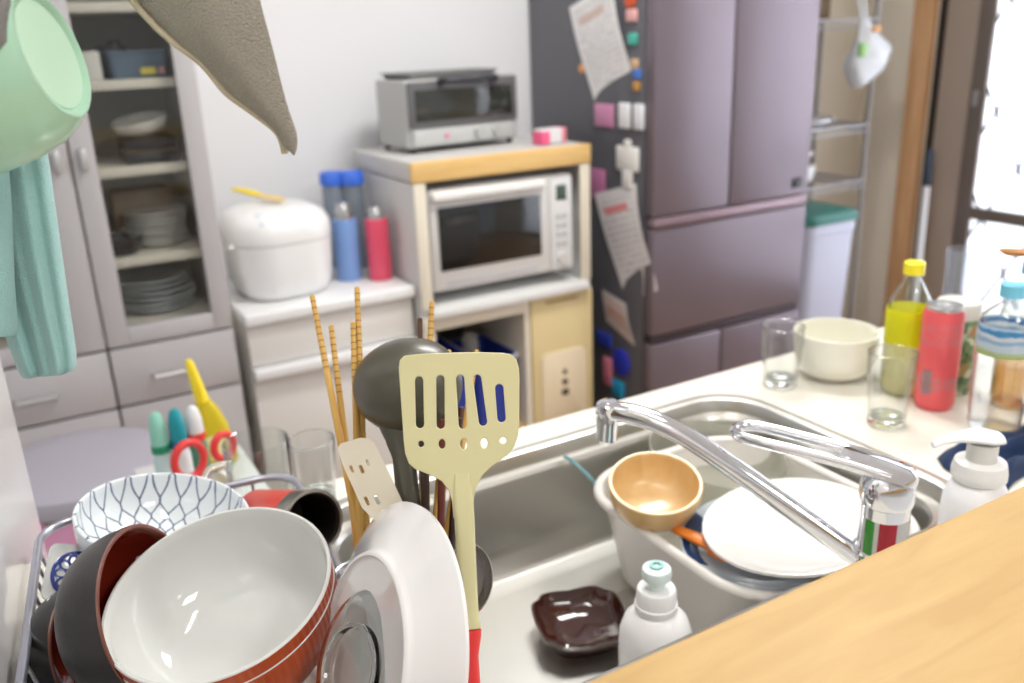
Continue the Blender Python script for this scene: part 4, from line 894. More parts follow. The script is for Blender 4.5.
b = tag(bowl('donburi_bowl', .0905, .078, OR, GL, .0035, 96, foot=.42, lip=GL, full=.72), 'big bowl with glossy white inside and fluted orange outside, tilted on top in front', 'bowl'); seat(b, (.0892, .6515, .9827), nb, .078)
b = tag(bowl('donburi_bowl', .0905, .078, OR, GL, .0035, 96, foot=.42, lip=GL, full=.72), 'second orange bowl nested underneath the big white-lined one', 'bowl'); seat(b, Vector((.0892, .6515, .9827))-Vector(nb)*.013, nb, .078)
BK = mat('black_lacquer', (34, 32, 32), rough=.38, coat=.15, bump=.12, bscale=260); RD = mat('red_lacquer', (128, 40, 24), rough=.25, coat=.3)
RIMB = mat('worn_rim', (112, 62, 48), rough=.4)
b = tag(bowl('soup_bowl', .072, .060, BK, RD, .004, 72, lip=RIMB, full=.6), 'black lacquer bowl with red inside standing on its side left of the white-lined bowl', 'bowl'); seat(b, (.0417, .6866, .9590), (.8157, -.506, .2802), .060)
b = tag(bowl('soup_bowl', .058, .046, BK, RD, .004, 64, lip=RIMB, full=.6), 'smaller black bowl half hidden behind the black and red one, against the rack side', 'bowl'); seat(b, (-.0060, .7560, .8990), (.8157, -.506, .2802), .046)
# lattice bowl
def lattice():
    m, nt, b = nodes('blue_net_glaze'); N = nt.nodes; L = nt.links
    tc = N.new('ShaderNodeTexCoord'); sp_ = N.new('ShaderNodeSeparateXYZ'); L.new(tc.outputs['Object'], sp_.inputs[0])
    def mth(op, a, c=None, d=None):
        n = N.new('ShaderNodeMath'); n.operation = op
        for i, v in enumerate((a, c, d)):
            if v is None: continue
            if isinstance(v, (int, float)): n.inputs[i].default_value = v
            else: L.new(v, n.inputs[i])
        return n.outputs[0]
    x, y = sp_.outputs[0], sp_.outputs[1]
    rad = mth('SQRT', mth('ADD', mth('MULTIPLY', x, x), mth('MULTIPLY', y, y)))
    u = mth('MULTIPLY', mth('ARCTAN2', y, x), 22/(2*PI))
    v = mth('MULTIPLY', mth('POWER', mth('DIVIDE', rad, .079), 1.2), 6.0)
    tri = mth('ABSOLUTE', mth('SUBTRACT', mth('MULTIPLY', mth('FRACT', mth('MULTIPLY', v, .5)), 2), 1))   # 0..1 zigzag along the radius
    sm = mth('SMOOTH_MIN', mth('MULTIPLY', mth('MAXIMUM', mth('SUBTRACT', tri, .14), 0), 1.39), 1.0)
    nt.nodes[-1].inputs[2].default_value = .06
    off = mth('MULTIPLY', sm, .5)
    def dist(q): return mth('ABSOLUTE', mth('SUBTRACT', mth('FRACT', mth('ADD', q, .5)), .5))
    dd = mth('MINIMUM', dist(mth('ADD', u, off)), dist(mth('SUBTRACT', u, off)))
    dpx = mth('MULTIPLY', dd, mth('MULTIPLY', rad, 2*PI/22))
    nz = N.new('ShaderNodeTexNoise'); nz.inputs['Scale'].default_value = 130; L.new(tc.outputs['Object'], nz.inputs['Vector'])
    wd = mth('MULTIPLY_ADD', nz.outputs['Fac'], .0014, .0005)
    ln = mth('MULTIPLY', mth('SUBTRACT', 1.0, mth('SMOOTHSTEP' if False else 'MINIMUM', mth('DIVIDE', dpx, wd), 1.0)), 1.0)
    ln = mth('MINIMUM', mth('MULTIPLY', ln, 2.2), .92)
    mx = N.new('ShaderNodeMix'); mx.data_type = 'RGBA'; mx.inputs[6].default_value = lin((226, 233, 236)); mx.inputs[7].default_value = lin((58, 78, 116)); L.new(ln, mx.inputs[0])
    L.new(mx.outputs[2], b.inputs['Base Color']); sety(b, rough=.08, coat=.4)
    return m
NW = mat('net_bowl_outside', (222, 228, 232), rough=.12, coat=.3)
b = tag(bowl('rice_bowl', .079, .052, NW, lattice(), .0035, 96, foot=.45, full=.75), 'white bowl with a blue fishnet pattern inside, at the back of the rack', 'bowl'); seat(b, (.0763, .8245, .973), (.20, -.089, .97), .052)
BRN = mat('brown_lacquer', (134, 74, 54), rough=.3, coat=.3, var=.2, vscale=30)
b = tag(bowl('soup_bowl', .066, .062, BRN, BRN, .004, 64, full=.5), 'reddish brown bowl under the fishnet-patterned bowl', 'bowl'); place(b, (.0560, .826, .8605))
# square dish with blue roundel
sq = thing('square_plate', 'small white square dish with a blue lace roundel leaning behind the black bowls', 'plate', (0, 0, 0))
ex = Vector((1.0539, -.0607, -.4955)).normalized(); ey = Vector((.3852, .8057, .75)); ey = (ey-ex*ey.dot(ex)).normalized(); ez = ex.cross(ey)
c0 = Vector((-.0215, .8127, .9800)); w_ = .052
ctr = c0+ex*(w_/2)-ey*(w_/2)
sq.matrix_world = Matrix((ex, ey, ez)).transposed().to_4x4(); sq.location = ctr; sq.rotation_mode = 'XYZ'; sq.rotation_euler = Matrix((ex, ey, ez)).transposed().to_euler()
bm = B(); loft(bm, [rrect(w, w, .008, z, 5) for w, z in ((.031, -.0055), (.034, -.0062), (.044, -.003), (.052, 0), (.0512, .001), (.044, -.0014), (.031, -.0034))]); obj('dish', bm, GL, sq)
BLB = mat('cobalt_blue', (38, 58, 132), rough=.12, coat=.3)
bm = B(); rr = .0265
tube(bm, [(rr*math.cos(a), rr*math.sin(a), -.0026) for a in [2*PI*i/40 for i in range(40)]], .0026, 6, True, flat=.35)
for k_ in range(10):
    a = 2*PI*k_/10; tube(bm, [((.017+.0066*math.cos(t_))*math.cos(a)-.0052*math.sin(t_)*math.sin(a), (.017+.0066*math.cos(t_))*math.sin(a)+.0052*math.sin(t_)*math.cos(a), -.0036) for t_ in [2*PI*i/16 for i in range(16)]], .0018, 6, True, flat=.35)
tube(bm, [(.006*math.cos(a), .006*math.sin(a), -.0042) for a in [2*PI*i/20 for i in range(20)]], .003, 6, True, flat=.3)
bmesh.ops.scale(bm, vec=(.74, .74, .8), verts=bm.verts); obj('blue_roundel', bm, BLB, sq)
# red tumbler flask lying down
tf = thing('steel_tumbler', 'red insulated steel tumbler lying with its dark mouth towards the camera', 'tumbler', Vector((.1935, .7338, .9690))-Vector((.2016, -.9306, .3055)).normalized()*.13, axis=(.2016, -.9306, .3055))
bm = B(); lathe(bm, [(0, 0), (.022, 0), (.024, .003), (.0285, .11), (.0285, .113), (.0265, .113)], 40); obj('red_sleeve', bm, mat('tumbler_red', (226, 66, 50), rough=.3, coat=.2), tf)
bm = B(); lathe(bm, [(.0287, .104), (.0298, .108), (.0305, .128), (.0298, .131), (.027, .1305), (.0255, .126), (.0253, .122)], 44); obj('steel_mouth', bm, steel('mouth_steel', (176, 172, 164), .3, (40, 40, 3), .02), tf)
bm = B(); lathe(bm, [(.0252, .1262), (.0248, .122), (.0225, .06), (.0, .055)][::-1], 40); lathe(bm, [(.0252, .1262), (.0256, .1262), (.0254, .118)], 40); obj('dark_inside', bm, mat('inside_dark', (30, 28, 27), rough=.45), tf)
# beer mug
mg = thing('glass_mug', 'clear glass mug with a thick handle behind the rack', 'mug', (.196, .952, .8503))
bm = B(); lathe(bm, [(0, .004), (.02, .003), (.03, 0), (.034, .003), (.037, .115), (.0362, .117), (.0345, .116), (.0315, .018), (.02, .014), (0, .013)], 40); obj('glass_body', bm, thin_glass('mug_glass', (250, 252, 251), 1.6), mg)
bm = B(); tube(bm, smooth_pts([(-.033, -.008, .098), (-.055, -.014, .10), (-.066, -.017, .075), (-.062, -.016, .045), (-.045, -.012, .026), (-.032, -.008, .024)], 5), .0058, 12); obj('handle', bm, SG, mg)
tumbler('small clear tumbler standing close beside the glass mug behind the rack', (.268, .985, .8503), .024, .029, .085)
# glass dish and big plate leaning on the right
pn = Vector((.928, -.05, -.3693)).normalized()
R_p, H_p = .1135, .022
bm = B(); lathe(bm, [(0, .0025), (R_p*.60, .0025), (R_p*.625, .001), (R_p*.635, -.0015), (R_p*.655, -.0015), (R_p*.668, .001), (R_p*.69, .0045), (R_p*.85, H_p*.55), (R_p, H_p), (R_p*.995, H_p+.003), (R_p*.97, H_p+.0035), (R_p*.83, H_p*.55+.0045), (R_p*.66, .0085), (R_p*.3, .0065), (0, .0065)], 80)
P_ = tag(obj('serving_plate', bm, CHINA, angle=60), 'large white plate on edge, its foot ring facing the bowls', 'plate'); place(P_, Vector((.1806, .5243, .9615))-pn*.022, axis=pn)
P_.data.materials[0] = mat('plate_white', (232, 230, 230), rough=.14, coat=.4)
gn = Vector((.85, .10, -.50)).normalized()
gd = bowl('glass_dish', .058, .015, SG, SG, .0045, 64, foot=.55, full=.7); tag(gd, 'clear pressed-glass dish leaning between the orange bowl and the white plate', 'dish'); place(gd, Vector((.1605, .5215, .9610))-gn*.015, axis=gn)

# ============================================================ UTENSILS
hold = thing('utensil_holder', 'grey wire utensil holder behind the large plate', 'holder', (.2245, .608, .8548))
bm = B()
for zz in (.035, .07, .10): tube(bm, rrect(.082, .125, .02, zz, 5), .0022, 8, True)
obj('rings', bm, RWIRE, hold)
for p in rrect(.082, .125, .02, 0, 2): 
    bm = B(); tube(bm, [(p.x, p.y, .0), (p.x, p.y, .10)], .0016, 6); obj('upright_wire', bm, RWIRE, hold)
bm = B(); box(bm, -.039, .039, -.06, .06, .034, .038, .001); obj('floor_plate', bm, RWIRE, hold)
BAM = wood('bamboo', (214, 172, 92), (198, 150, 70), (60, 60, 6), .45)
BAMD = wood('dark_stick', (104, 68, 44), (72, 44, 30), (60, 60, 6), .4)
LACQ = mat('orange_stick_end', (190, 84, 34), rough=.3, coat=.2)
RINGM = mat('ring_brown', (138, 98, 48), rough=.5)
def chopstick(label, tip, mid, m, group, ringed=True, end_m=None, zb=.894, r0=.0041, r1=.0023):
    tip = Vector(tip); mid = Vector(mid); dv = (mid-tip).normalized(); base = tip+dv*((zb-tip.z)/dv.z); Ln = (tip-base).length
    t = thing('chopstick', label, 'chopstick', base, group=group, axis=(tip-base).normalized())
    bm = B(); lathe(bm, [(0, .10), (r0*.97, .10), (r1, Ln-.001), (r1*.6, Ln), (0, Ln)] if end_m else [(0, 0), (r0, 0), (r1, Ln-.001), (r1*.6, Ln), (0, Ln)], 12); obj('shaft', bm, m, t)
    if end_m: bm = B(); lathe(bm, [(0, 0), (r0, 0), (r0*.99, .0995), (0, .0995)], 12); obj('lacquered_end', bm, end_m, t)
    if ringed:
        bm = B()
        for k_ in range(11):
            z = Ln-.007-k_*.0062; rr_ = r1+(r0-r1)*(Ln-z)/Ln
            lathe(bm, [(rr_*.9, z), (rr_*1.05, z), (rr_*1.05, z+.0010), (rr_*.9, z+.0010)], 12)
        obj('tip_rings', bm, RINGM, t)
    return t
G1 = 'cooking chopsticks in the utensil holder'
chopstick('bamboo chopstick with ringed tip, leftmost and leaning left', (.2243, .7606, 1.1772), (.2034, .6267, .9765), BAM, G1, True, LACQ)
chopstick('shorter bamboo chopstick just right of the leftmost one', (.2338, .7449, 1.1511), (.2014, .6320, .9715), BAM, G1, True, LACQ)
chopstick('tallest bamboo chopstick with a dark ringed tip, left of the black ladle', (.2607, .7422, 1.1825), (.2060, .6299, .9713), BAM, G1, True, LACQ)
chopstick('bamboo chopstick tucked against the tallest one, shorter', (.2483, .7265, 1.1558), (.1985, .6250, .9686), BAM, G1, True, LACQ)
chopstick('dark brown chopstick showing only its tip above the black ladle', (.3042, .7064, 1.1540), (.2461, .6038, .9639), BAMD, G1, False)
chopstick('bamboo chopstick with ringed tip rising above the black ladle', (.3125, .6962, 1.1708), (.2416, .6014, .9668), BAM, G1, True, BAMD)
chopstick('bamboo chopstick whose tip just clears the cream turner, left one', (.3171, .6772, 1.1291), (.2478, .5913, .9654), BAM, G1, True, BAMD)
chopstick('bamboo chopstick whose tip just clears the cream turner, right one', (.3429, .6732, 1.1248), (.2535, .5880, .9651), BAM, G1, True, BAMD)
STK = [mat('stick_ebony', (48, 32, 26), rough=.35), mat('stick_walnut', (92, 58, 38), rough=.35), mat('stick_maroon', (96, 36, 26), rough=.35), mat('stick_tan', (150, 112, 76), rough=.4)]
for i, (dx, dy) in enumerate(((.0, 0), (.0085, .012), (.017, -.002), (.025, .010), (.033, .0), (.0405, .011), (.0295, .022), (.012, .025))):
    chopstick('dark lacquered chopstick in the bundle behind the cream turner', (.262+dx*1.05, .622+dy, 1.085+.004*(i % 3)), (.243+dx*.62, .590+dy, .965), STK[i % 4], 'dark chopsticks behind the cream turner', False, None, .894, .0036, .0026)
# cream turner
TO = Vector((.2519, .5293, 1.0759)); TXv = Vector((.8767, -.4808, .0117)); TYv = Vector((.2033, .3927, .8969)); TXv.normalize(); TYv = (TYv-TXv*TYv.dot(TXv)).normalized(); TZv = TXv.cross(TYv)
tn = thing('slotted_turner', 'cream slotted turner with a red grip standing upright in the rack', 'turner', TO)
tn.rotation_euler = Matrix((TXv, TYv, TZv)).transposed().to_euler()
CRM = mat('turner_cream', (208, 201, 154), rough=.3, coat=.1, var=.06, vscale=25)
out = [(-.0394, .1016), (-.0273, .1024), (.0, .1020), (.0176, .1012), (.0340, .0998), (.0400, .0985), (.0444, .0946), (.0461, .0880), (.0461, .0800), (.0440, .0453), (.0425, .0370), (.0395, .0300), (.0345, .0237), (.0222, .0163), (.0150, .0100), (.0095, .0010), (.0075, -.008), (.0070, -.02), (-.0080, -.02), (-.0085, -.008), (-.0105, .0005), (-.0155, .0075), (-.0238, .0123), (-.0346, .0172), (-.0390, .0215), (-.0415, .0290), (-.0422, .039), (-.0430, .0687), (-.0437, .0930), (-.0427, .0985)]
sl = [((-.0289, .0825), (-.0296, .0500)), ((-.0130, .0825), (-.0143, .0487)), ((.0018, .0820), (.0022, .0477)), ((.0145, .0815), (.0172, .0492)), ((.0306, .0735), (.0311, .0510))]
holes = [slot(b2[0], b2[1], a2[1], .0031, 6, a2[0]) for a2, b2 in sl]
holes += [ell(-.0294, .0353, .0023, .0023), ell(-.0139, .0345, .0026, .0036), ell(.0022, .0335, .0026, .0042), ell(.0172, .0335, .0026, .0040), ell(.0313, .0346, .0025, .0025)]
bm = B(); prism(bm, out, -.0012, .0012, holes); bl = obj('blade', bm, CRM, tn, angle=50)
bv = bl.modifiers.new('edge', 'BEVEL'); bv.width = .0006; bv.segments = 2; bv.limit_method = 'ANGLE'
bm = B(); loft(bm, [rrect(w, d_, min(w, d_)*.48, 0, 5) and [Vector((p.x, y, p.y)) for p in rrect(w, d_, min(w, d_)*.45, 0, 5)] for y, w, d_ in ((.012, .012, .004), (-.002, .0145, .0075), (-.02, .0148, .011), (-.06, .0140, .0115), (-.092, .0140, .0115), (-.094, .0160, .013), (-.0985, .0160, .013))]); obj('shank', bm, CRM, tn)
bm = B(); loft(bm, [[Vector((p.x-.0008, y, p.y)) for p in rrect(w, d_, min(w, d_)*.45, 0, 5)] for y, w, d_ in ((-.099, .0135, .0115), (-.1, .0185, .0145), (-.104, .0180, .0145), (-.118, .0125, .012), (-.15, .0135, .0125), (-.20, .0165, .014), (-.235, .0175, .014), (-.246, .012, .010))]); obj('grip', bm, mat('grip_red', (226, 58, 58), rough=.35), tn)
# black ladle
la = thing('ladle', 'dark olive-black nylon ladle leaning in the holder behind the cream turner', 'ladle', (0, 0, 0))
OL = mat('ladle_black', (72, 69, 57), rough=.34, coat=.1)
lax = Vector((.80, .42, -.42)).normalized(); lc = Vector((.2758, .6680, 1.1068))
Q = lax.to_track_quat('Z', 'Y').to_matrix().to_4x4()
R_l = .044; bm = B()
prof = [(R_l*math.sin(a), -R_l*1.02*math.cos(a)) for a in [i*PI/2/12 for i in range(13)]]
prof += [(R_l*.985, .0015)]+[((R_l-.003)*math.sin(a), -(R_l*1.02-.003)*math.cos(a)) for a in [PI/2-i*PI/2/12 for i in range(13)]]
prof[0] = (0, prof[0][1]); prof[-1] = (0, prof[-1][1])
lathe(bm, prof, 48, Matrix.Translation(lc) @ Matrix.Scale(.96, 4, (0, 0, 1)) @ Matrix.Scale(1.16, 4, Vector((.864, -.502, -.038)).normalized()) @ Q); obj('scoop', bm, OL, la)
bm = B(); pts = smooth_pts([(.2724, .6697, 1.1076), (.2657, .6627, 1.0937), (.2581, .6535, 1.083), (.2528, .6446, 1.0713), (.2496, .6356, 1.059), (.2430, .6167, 1.0299), (.2370, .5950, .985), (.2260, .5660, .905)], 6)
rad = [.028+.0008*i for i in range(6)]+[.033-.0018*i for i in range(6)]+[.0222-.0014*i for i in range(6)]+[.0138-.0007*i for i in range(6)]
tube(bm, pts, rad+[.0096]*(len(pts)-len(rad)), 16, flat=.5, up=(-.46, -.82, .32)); obj('handle', bm, OL, la)
# translucent spatula
SO = Vector((.2186, .6306, 1.0544)); SX = Vector((.9450, -.1535, .2888)).normalized(); SY = Vector((-.0639, .7794, .6232)); SY = (SY-SX*SY.dot(SX)).normalized(); SZ = SX.cross(SY)
sa = thing('perforated_spatula', 'milky white perforated spatula behind the large plate', 'spatula', SO); sa.rotation_euler = Matrix((SX, SY, SZ)).transposed().to_euler()
so_ = [(-.0158, .0345), (-.0120, .0372), (.0040, .0342), (.0100, .0310), (.0128, .0240), (.0132, .0176), (.0130, -.0116), (.0125, -.0354), (.0090, -.0500), (.0050, -.058), (-.006, -.058), (-.0105, -.045), (-.0154, -.0308), (-.0184, -.0217), (-.0180, .0045), (-.0178, .0192)]
bm = B(); prism(bm, so_, -.001, .001, [slot(-.0125, .010, .0145, .0013, 4), slot(-.0055, .0055, .011, .0014, 4), slot(.0012, .009, .013, .0012, 4), slot(-.0125, -.0215, -.0155, .0014, 4), slot(-.0050, -.0245, -.018, .0016, 4)])
obj('blade', bm, mat('milky_nylon', (230, 220, 200), rough=.3, trans=.15), sa, angle=50)
bm = B(); tube(bm, [(-.001, -.056, 0), (-.001, -.12, -.001), (-.001, -.17, 0)], [.006, .0055, .007], 12, flat=.6); obj('handle', bm, mat('milky_nylon', (0, 0, 0)), sa)
# steel spoon peeping out
ss = thing('serving_spoon', 'round steel spoon peeping out right of the cream turner shank', 'spoon', (0, 0, 0))
c_ = Vector((.2655, .561, .976)); ax = Vector((-.72, -.50, .48)).normalized(); Q = ax.to_track_quat('Z', 'Y').to_matrix().to_4x4()
bm = B(); pr = [(0, -.012), (.010, -.0105), (.019, -.005), (.0235, .001), (.0228, .0015), (.0185, -.0035), (.010, -.009), (0, -.0105)]; lathe(bm, pr, 36, Matrix.Translation(c_) @ Q @ Matrix.Diagonal((1.0, 1.25, 1, 1))); obj('spoon_bowl', bm, steel('spoon_steel', (190, 188, 184), .18, (9, 9, 9), .01), ss)
bm = B(); tube(bm, smooth_pts([c_+Vector((-.008, .0, -.024)), (.248, .565, .93), (.236, .575, .896)]), .004, 10, flat=.5); obj('handle', bm, steel('spoon_steel'), ss)

# ============================================================ HANGING THINGS
cpv = thing('plastic_cup', 'mint green plastic cup hanging on its side at the top left', 'cup', (.0381, .5489, 1.3906), axis=(-.8534, .4758, -.2132))
MINT = mat('mint_plastic', (170, 212, 184), rough=.25, coat=.2)
prof = [(0, .0018), (.0285, .0018), (.0300, .0012), (.0312, -.0008), (.0335, -.0008), (.0345, .001), (.0390, .006), (.0445, .016), (.0485, .030), (.0510, .05), (.053, .10), (.0545, .105), (.053, .106), (.0500, .10), (.0485, .05), (.046, .030), (.040, .012), (.03, .006), (0, .005)]
bm = B(); lathe(bm, prof, 72); obj('body', bm, MINT, cpv, angle=60)
bm = B(); lathe(bm, [(0, .0012), (.0285, .0012), (.0287, .0016), (0, .0016)][::-1], 48); obj('base_disc', bm, mat('mint_pale', (196, 230, 204), rough=.35), cpv)
def hang(name, rows, m, label, thick, parent=None, sub=2, hem=None):
    bm = B(); V = [[bm.verts.new(p) for p in r_] for r_ in rows]
    for a, b_ in zip(V, V[1:]):
        for i in range(len(a)-1): bm.faces.new((a[i], a[i+1], b_[i+1], b_[i]))
    bmesh.ops.recalc_face_normals(bm, faces=bm.faces[:])
    bmesh.ops.solidify(bm, geom=bm.faces[:], thickness=thick)
    o = obj(name, bm, m, parent, angle=180)
    md = o.modifiers.new('soft', 'SUBSURF'); md.levels = sub; md.render_levels = sub
    return o
TERRY = mat('terry_taupe', (212, 199, 176), rough=.95, sheen=.35, bump=1.0, bscale=750, bdist=.012, var=.4, vscale=800)
TR = [
[(.02, .603, 1.507), (.045, .603, 1.507), (.08, .603, 1.507), (.11, .603, 1.507), (.14, .603, 1.507), (.17, .603, 1.507)],
[(.05, .61, 1.462), (.068, .600, 1.462), (.09, .594, 1.462), (.113, .585, 1.462), (.137, .577, 1.462), (.16, .57, 1.462)],
[(0.0861, 0.6178, 1.4244), (0.0892, 0.5966, 1.4232), (0.1008, 0.5881, 1.4226), (0.1162, 0.5680, 1.4213), (0.1331, 0.5569, 1.4205), (0.1499, 0.5459, 1.4197)],
[(0.0938, 0.6081, 1.4108), (0.0962, 0.5874, 1.4098), (0.1066, 0.5794, 1.4088), (0.1203, 0.5601, 1.4071), (0.1356, 0.5497, 1.4057), (0.1508, 0.5394, 1.4043)],
[(0.1042, 0.5968, 1.3971), (0.1055, 0.5767, 1.3960), (0.1143, 0.5692, 1.3939), (0.1255, 0.5508, 1.3910), (0.1385, 0.5412, 1.3881), (0.1513, 0.5316, 1.3852)],
[(0.1186, 0.5830, 1.3827), (0.1184, 0.5638, 1.3815), (0.1248, 0.5573, 1.3785), (0.1324, 0.5405, 1.3745), (0.1419, 0.5322, 1.3702), (0.1514, 0.5240, 1.3660)],
[(0.1279, 0.5713, 1.3661), (0.1267, 0.5528, 1.3656), (0.1317, 0.5473, 1.3630), (0.1372, 0.5320, 1.3597), (0.1447, 0.5251, 1.3560), (0.1521, 0.5182, 1.3523)],
[(0.1401, 0.5596, 1.3540), (0.1378, 0.5421, 1.3541), (0.1410, 0.5378, 1.3521), (0.1437, 0.5244, 1.3498), (0.1486, 0.5193, 1.3469), (0.1534, 0.5143, 1.3441)],
[(0.1509, 0.5489, 1.3420), (0.1473, 0.5323, 1.3428), (0.1485, 0.5294, 1.3416), (0.1483, 0.5182, 1.3406), (0.1504, 0.5151, 1.3388), (0.1524, 0.5120, 1.3370)],
[(0.1512, 0.5420, 1.3304), (0.1490, 0.5270, 1.3318), (0.1491, 0.5250, 1.3313), (0.1482, 0.5152, 1.3313), (0.1485, 0.5134, 1.3304), (0.1489, 0.5116, 1.3296)]]
tw = hang('hand_towel', TR, TERRY, '', .0028); tag(tw, 'taupe terry towel whose hanging corner comes down at the top', 'towel')
bm = B(); tube(bm, smooth_pts([Vector(r_[0])*.5+Vector(r_[1])*.5+Vector((0, -.004, -.001)) for r_ in TR[2:]], 4), .0022, 8); obj('rolled_hem', bm, mat('terry_hem', (196, 182, 156), rough=.95, bump=.8, bscale=900), tw)
MT = mat('mint_towel', (146, 186, 182), rough=.9, sheen=.3, bump=.5, bscale=700, var=.08, vscale=300)
MR = [
[(-.03, .62, 1.4965), (-.02, .60, 1.507), (-.01, .602, 1.507), (.0, .60, 1.507), (.006, .602, 1.507), (.012, .60, 1.507), (.018, .602, 1.507), (.024, .60, 1.507), (.03, .602, 1.507)],
[(-.022, .69, 1.40), (-.014, .665, 1.40), (-.006, .676, 1.40), (.003, .662, 1.40), (.009, .666, 1.40), (.015, .656, 1.40), (.021, .666, 1.40), (.026, .656, 1.40), (.032, .664, 1.40)],
[(-0.0163, 0.7361, 1.3258), (-0.0086, 0.7085, 1.3281), (-0.0014, 0.7256, 1.3265), (0.0058, 0.7005, 1.3287), (0.0107, 0.7049, 1.3282), (0.0167, 0.6875, 1.3297), (0.0230, 0.7029, 1.3283), (0.0278, 0.6892, 1.3314), (0.0333, 0.7003, 1.3304)],
[(-0.0200, 0.7253, 1.2927), (-0.0120, 0.6978, 1.2961), (-0.0048, 0.7146, 1.2936), (0.0027, 0.6897, 1.2966), (0.0077, 0.6939, 1.2959), (0.0139, 0.6767, 1.2980), (0.0203, 0.6916, 1.2957), (0.0252, 0.6781, 1.2993), (0.0308, 0.6889, 1.2977)],
[(-0.0208, 0.7126, 1.2595), (-0.0130, 0.6857, 1.2640), (-0.0060, 0.7023, 1.2605), (0.0012, 0.6779, 1.2646), (0.0060, 0.6821, 1.2635), (0.0120, 0.6652, 1.2662), (0.0181, 0.6800, 1.2631), (0.0230, 0.6668, 1.2673), (0.0282, 0.6775, 1.2650)],
[(-0.0185, 0.6983, 1.2262), (-0.0115, 0.6722, 1.2318), (-0.0052, 0.6888, 1.2274), (0.0013, 0.6652, 1.2324), (0.0057, 0.6695, 1.2310), (0.0111, 0.6533, 1.2344), (0.0166, 0.6680, 1.2305), (0.0210, 0.6553, 1.2352), (0.0257, 0.6660, 1.2323)],
[(-0.0149, 0.6857, 1.1995), (-0.0087, 0.6605, 1.2060), (-0.0032, 0.6772, 1.2008), (0.0025, 0.6545, 1.2066), (0.0063, 0.6590, 1.2050), (0.0110, 0.6433, 1.2090), (0.0159, 0.6582, 1.2044), (0.0198, 0.6459, 1.2095), (0.0240, 0.6567, 1.2061)],
[(-0.0130, 0.6789, 1.1848), (-0.0074, 0.6542, 1.1918), (-0.0023, 0.6710, 1.1862), (0.0030, 0.6486, 1.1925), (0.0065, 0.6532, 1.1907), (0.0108, 0.6379, 1.1950), (0.0153, 0.6528, 1.1900), (0.0189, 0.6408, 1.1954), (0.0228, 0.6517, 1.1918)],
[(-0.0110, 0.6746, 1.1767), (-0.0062, 0.6505, 1.1840), (-0.0017, 0.6675, 1.1782), (0.0028, 0.6457, 1.1847), (0.0059, 0.6506, 1.1830), (0.0096, 0.6356, 1.1874), (0.0135, 0.6508, 1.1822), (0.0167, 0.6391, 1.1878), (0.0200, 0.6503, 1.1840)]]
mt = hang('dish_towel', MR, MT, '', .002); tag(mt, 'mint green towel hanging in folds at the left edge', 'towel')
MI = [
[(-.045, .598, 1.507), (-.034, .602, 1.507), (-.022, .598, 1.507), (-.012, .602, 1.507), (-.004, .60, 1.507)],
[(-.03, .65, 1.41), (-.02, .656, 1.41), (-.008, .638, 1.41), (.0, .646, 1.41), (.008, .65, 1.41)],
[(-0.0283, 0.6918, 1.3347), (-0.0169, 0.6993, 1.3331), (-0.0048, 0.6735, 1.3341), (0.0050, 0.6842, 1.3323), (0.0111, 0.6901, 1.3312)],
[(-0.0352, 0.6717, 1.2734), (-0.0254, 0.6795, 1.2705), (-0.0144, 0.6550, 1.2733), (-0.0059, 0.6660, 1.2701), (-0.0007, 0.6719, 1.2682)],
[(-0.0384, 0.6566, 1.2304), (-0.0297, 0.6647, 1.2267), (-0.0195, 0.6412, 1.2307), (-0.0121, 0.6523, 1.2265), (-0.0074, 0.6584, 1.2240)],
[(-0.0396, 0.6529, 1.2194), (-0.0310, 0.6610, 1.2154), (-0.0210, 0.6377, 1.2198), (-0.0137, 0.6488, 1.2152), (-0.0091, 0.6549, 1.2126)]]
hang('front_fold', MI, MT, '', .002, mt)
bm = B(); rows = [Vector(p) for p in ((.0041, .5478, 1.4315), (.0241, .5204, 1.4213), (.0206, .5134, 1.3984), (.0128, .5132, 1.3868), (-.0045, .5361, 1.3894))]
dv = Vector((-.4644, -.8242, .3239))*-.010
loft(bm, [[p-(p-Vector((.008, .528, 1.405)))*.15-dv*.6 for p in rows], [p-dv*.2 for p in rows], [p+dv for p in rows], [p-(p-Vector((.008, .528, 1.405)))*.15+dv*1.3 for p in rows]])
gm = mat('scourer_grey', (150, 146, 144), rough=.8, bump=1.0, bscale=500, var=.35, vscale=350, metal=.2)
bmesh.ops.translate(bm, vec=(-.0055, .003, 0), verts=bm.verts); o = tag(obj('mesh_scourer', bm, gm), 'grey mesh scouring pad hanging in the top left corner', 'scouring pad')
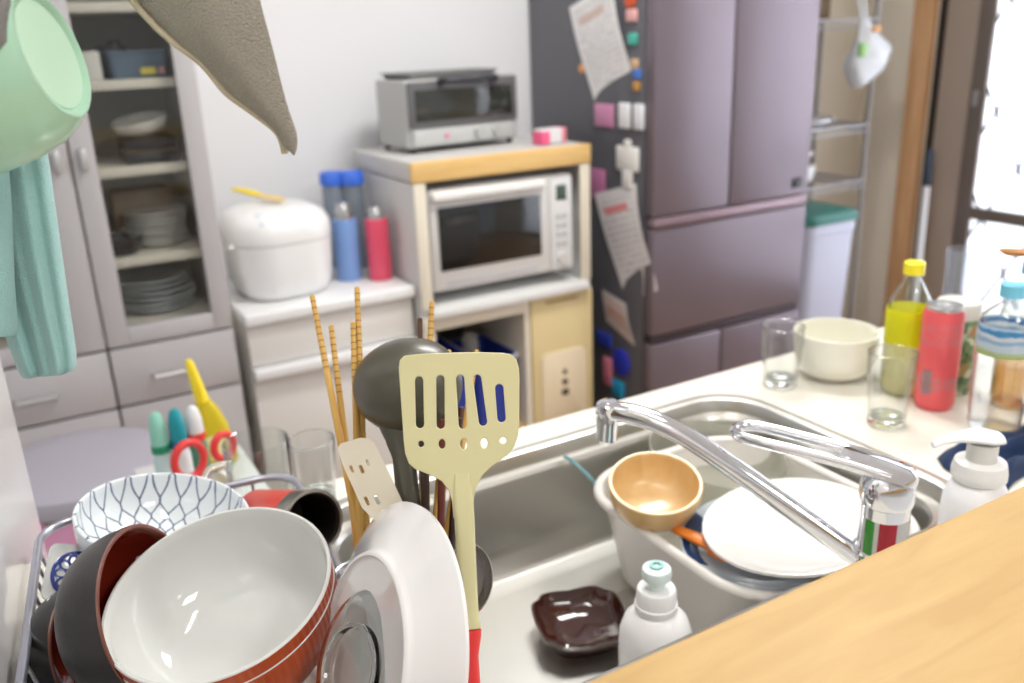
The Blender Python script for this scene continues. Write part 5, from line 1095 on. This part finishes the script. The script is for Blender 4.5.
# ============================================================ LIGHT
W = bpy.data.worlds.new('World'); S.world = W; W.use_nodes = True
bg = W.node_tree.nodes['Background']; bg.inputs['Color'].default_value = (.93, .96, 1.0, 1); bg.inputs['Strength'].default_value = .62
def area(name, loc, aim, sx_, sy_, power, col=(1, 1, 1)):
    l = bpy.data.lights.new(name, 'AREA'); l.shape = 'RECTANGLE'; l.size = sx_; l.size_y = sy_; l.energy = power; l.color = col
    o = bpy.data.objects.new(name, l); COL.objects.link(o); o.location = loc
    o.rotation_euler = (Vector(aim)-Vector(loc)).to_track_quat('-Z', 'Y').to_euler(); return o
area('window_daylight', (4.1, 1.3, 1.3), (3.4, 1.3, 1.2), 2.4, 2.2, 90, (.95, .97, 1.0))
area('kitchen_ceiling_lamp', (1.3, 1.45, 2.42), (1.3, 1.45, 0), .7, .35, 24, (1, .985, .95))
area('counter_ceiling_lamp', (.35, .55, 2.40), (.35, .6, 0), .10, .62, 7, (1, .985, .95))
area('dining_ceiling_lamp', (.9, -.9, 2.42), (.9, -.9, 0), .6, .6, 19, (1, .985, .95))
# ============================================================ CAMERA
cd = bpy.data.cameras.new('camera'); co = bpy.data.objects.new('camera', cd); COL.objects.link(co)
r_ = Vector((.86413, -.50183, -.03797)); d_ = Vector((-.19385, -.26227, -.94532)); f_ = Vector((.46444, .82424, -.32392))
co.matrix_world = Matrix(((r_.x, -d_.x, -f_.x, 0), (r_.y, -d_.y, -f_.y, 0), (r_.z, -d_.z, -f_.z, 1.39), (0, 0, 0, 1)))
cd.sensor_fit = 'HORIZONTAL'; cd.sensor_width = 36; cd.lens = 890/1024*36; cd.clip_start = .01
cd.dof.use_dof = True; cd.dof.focus_distance = .64; cd.dof.aperture_fstop = 5.6
S.camera = co
S.view_settings.view_transform = 'Standard'; S.view_settings.look = 'None'; S.view_settings.gamma = 1; S.view_settings.use_curve_mapping = False
S.view_settings.exposure = .14
S.cycles.transparent_max_bounces = 40; S.cycles.max_bounces = 16; S.cycles.transmission_bounces = 14
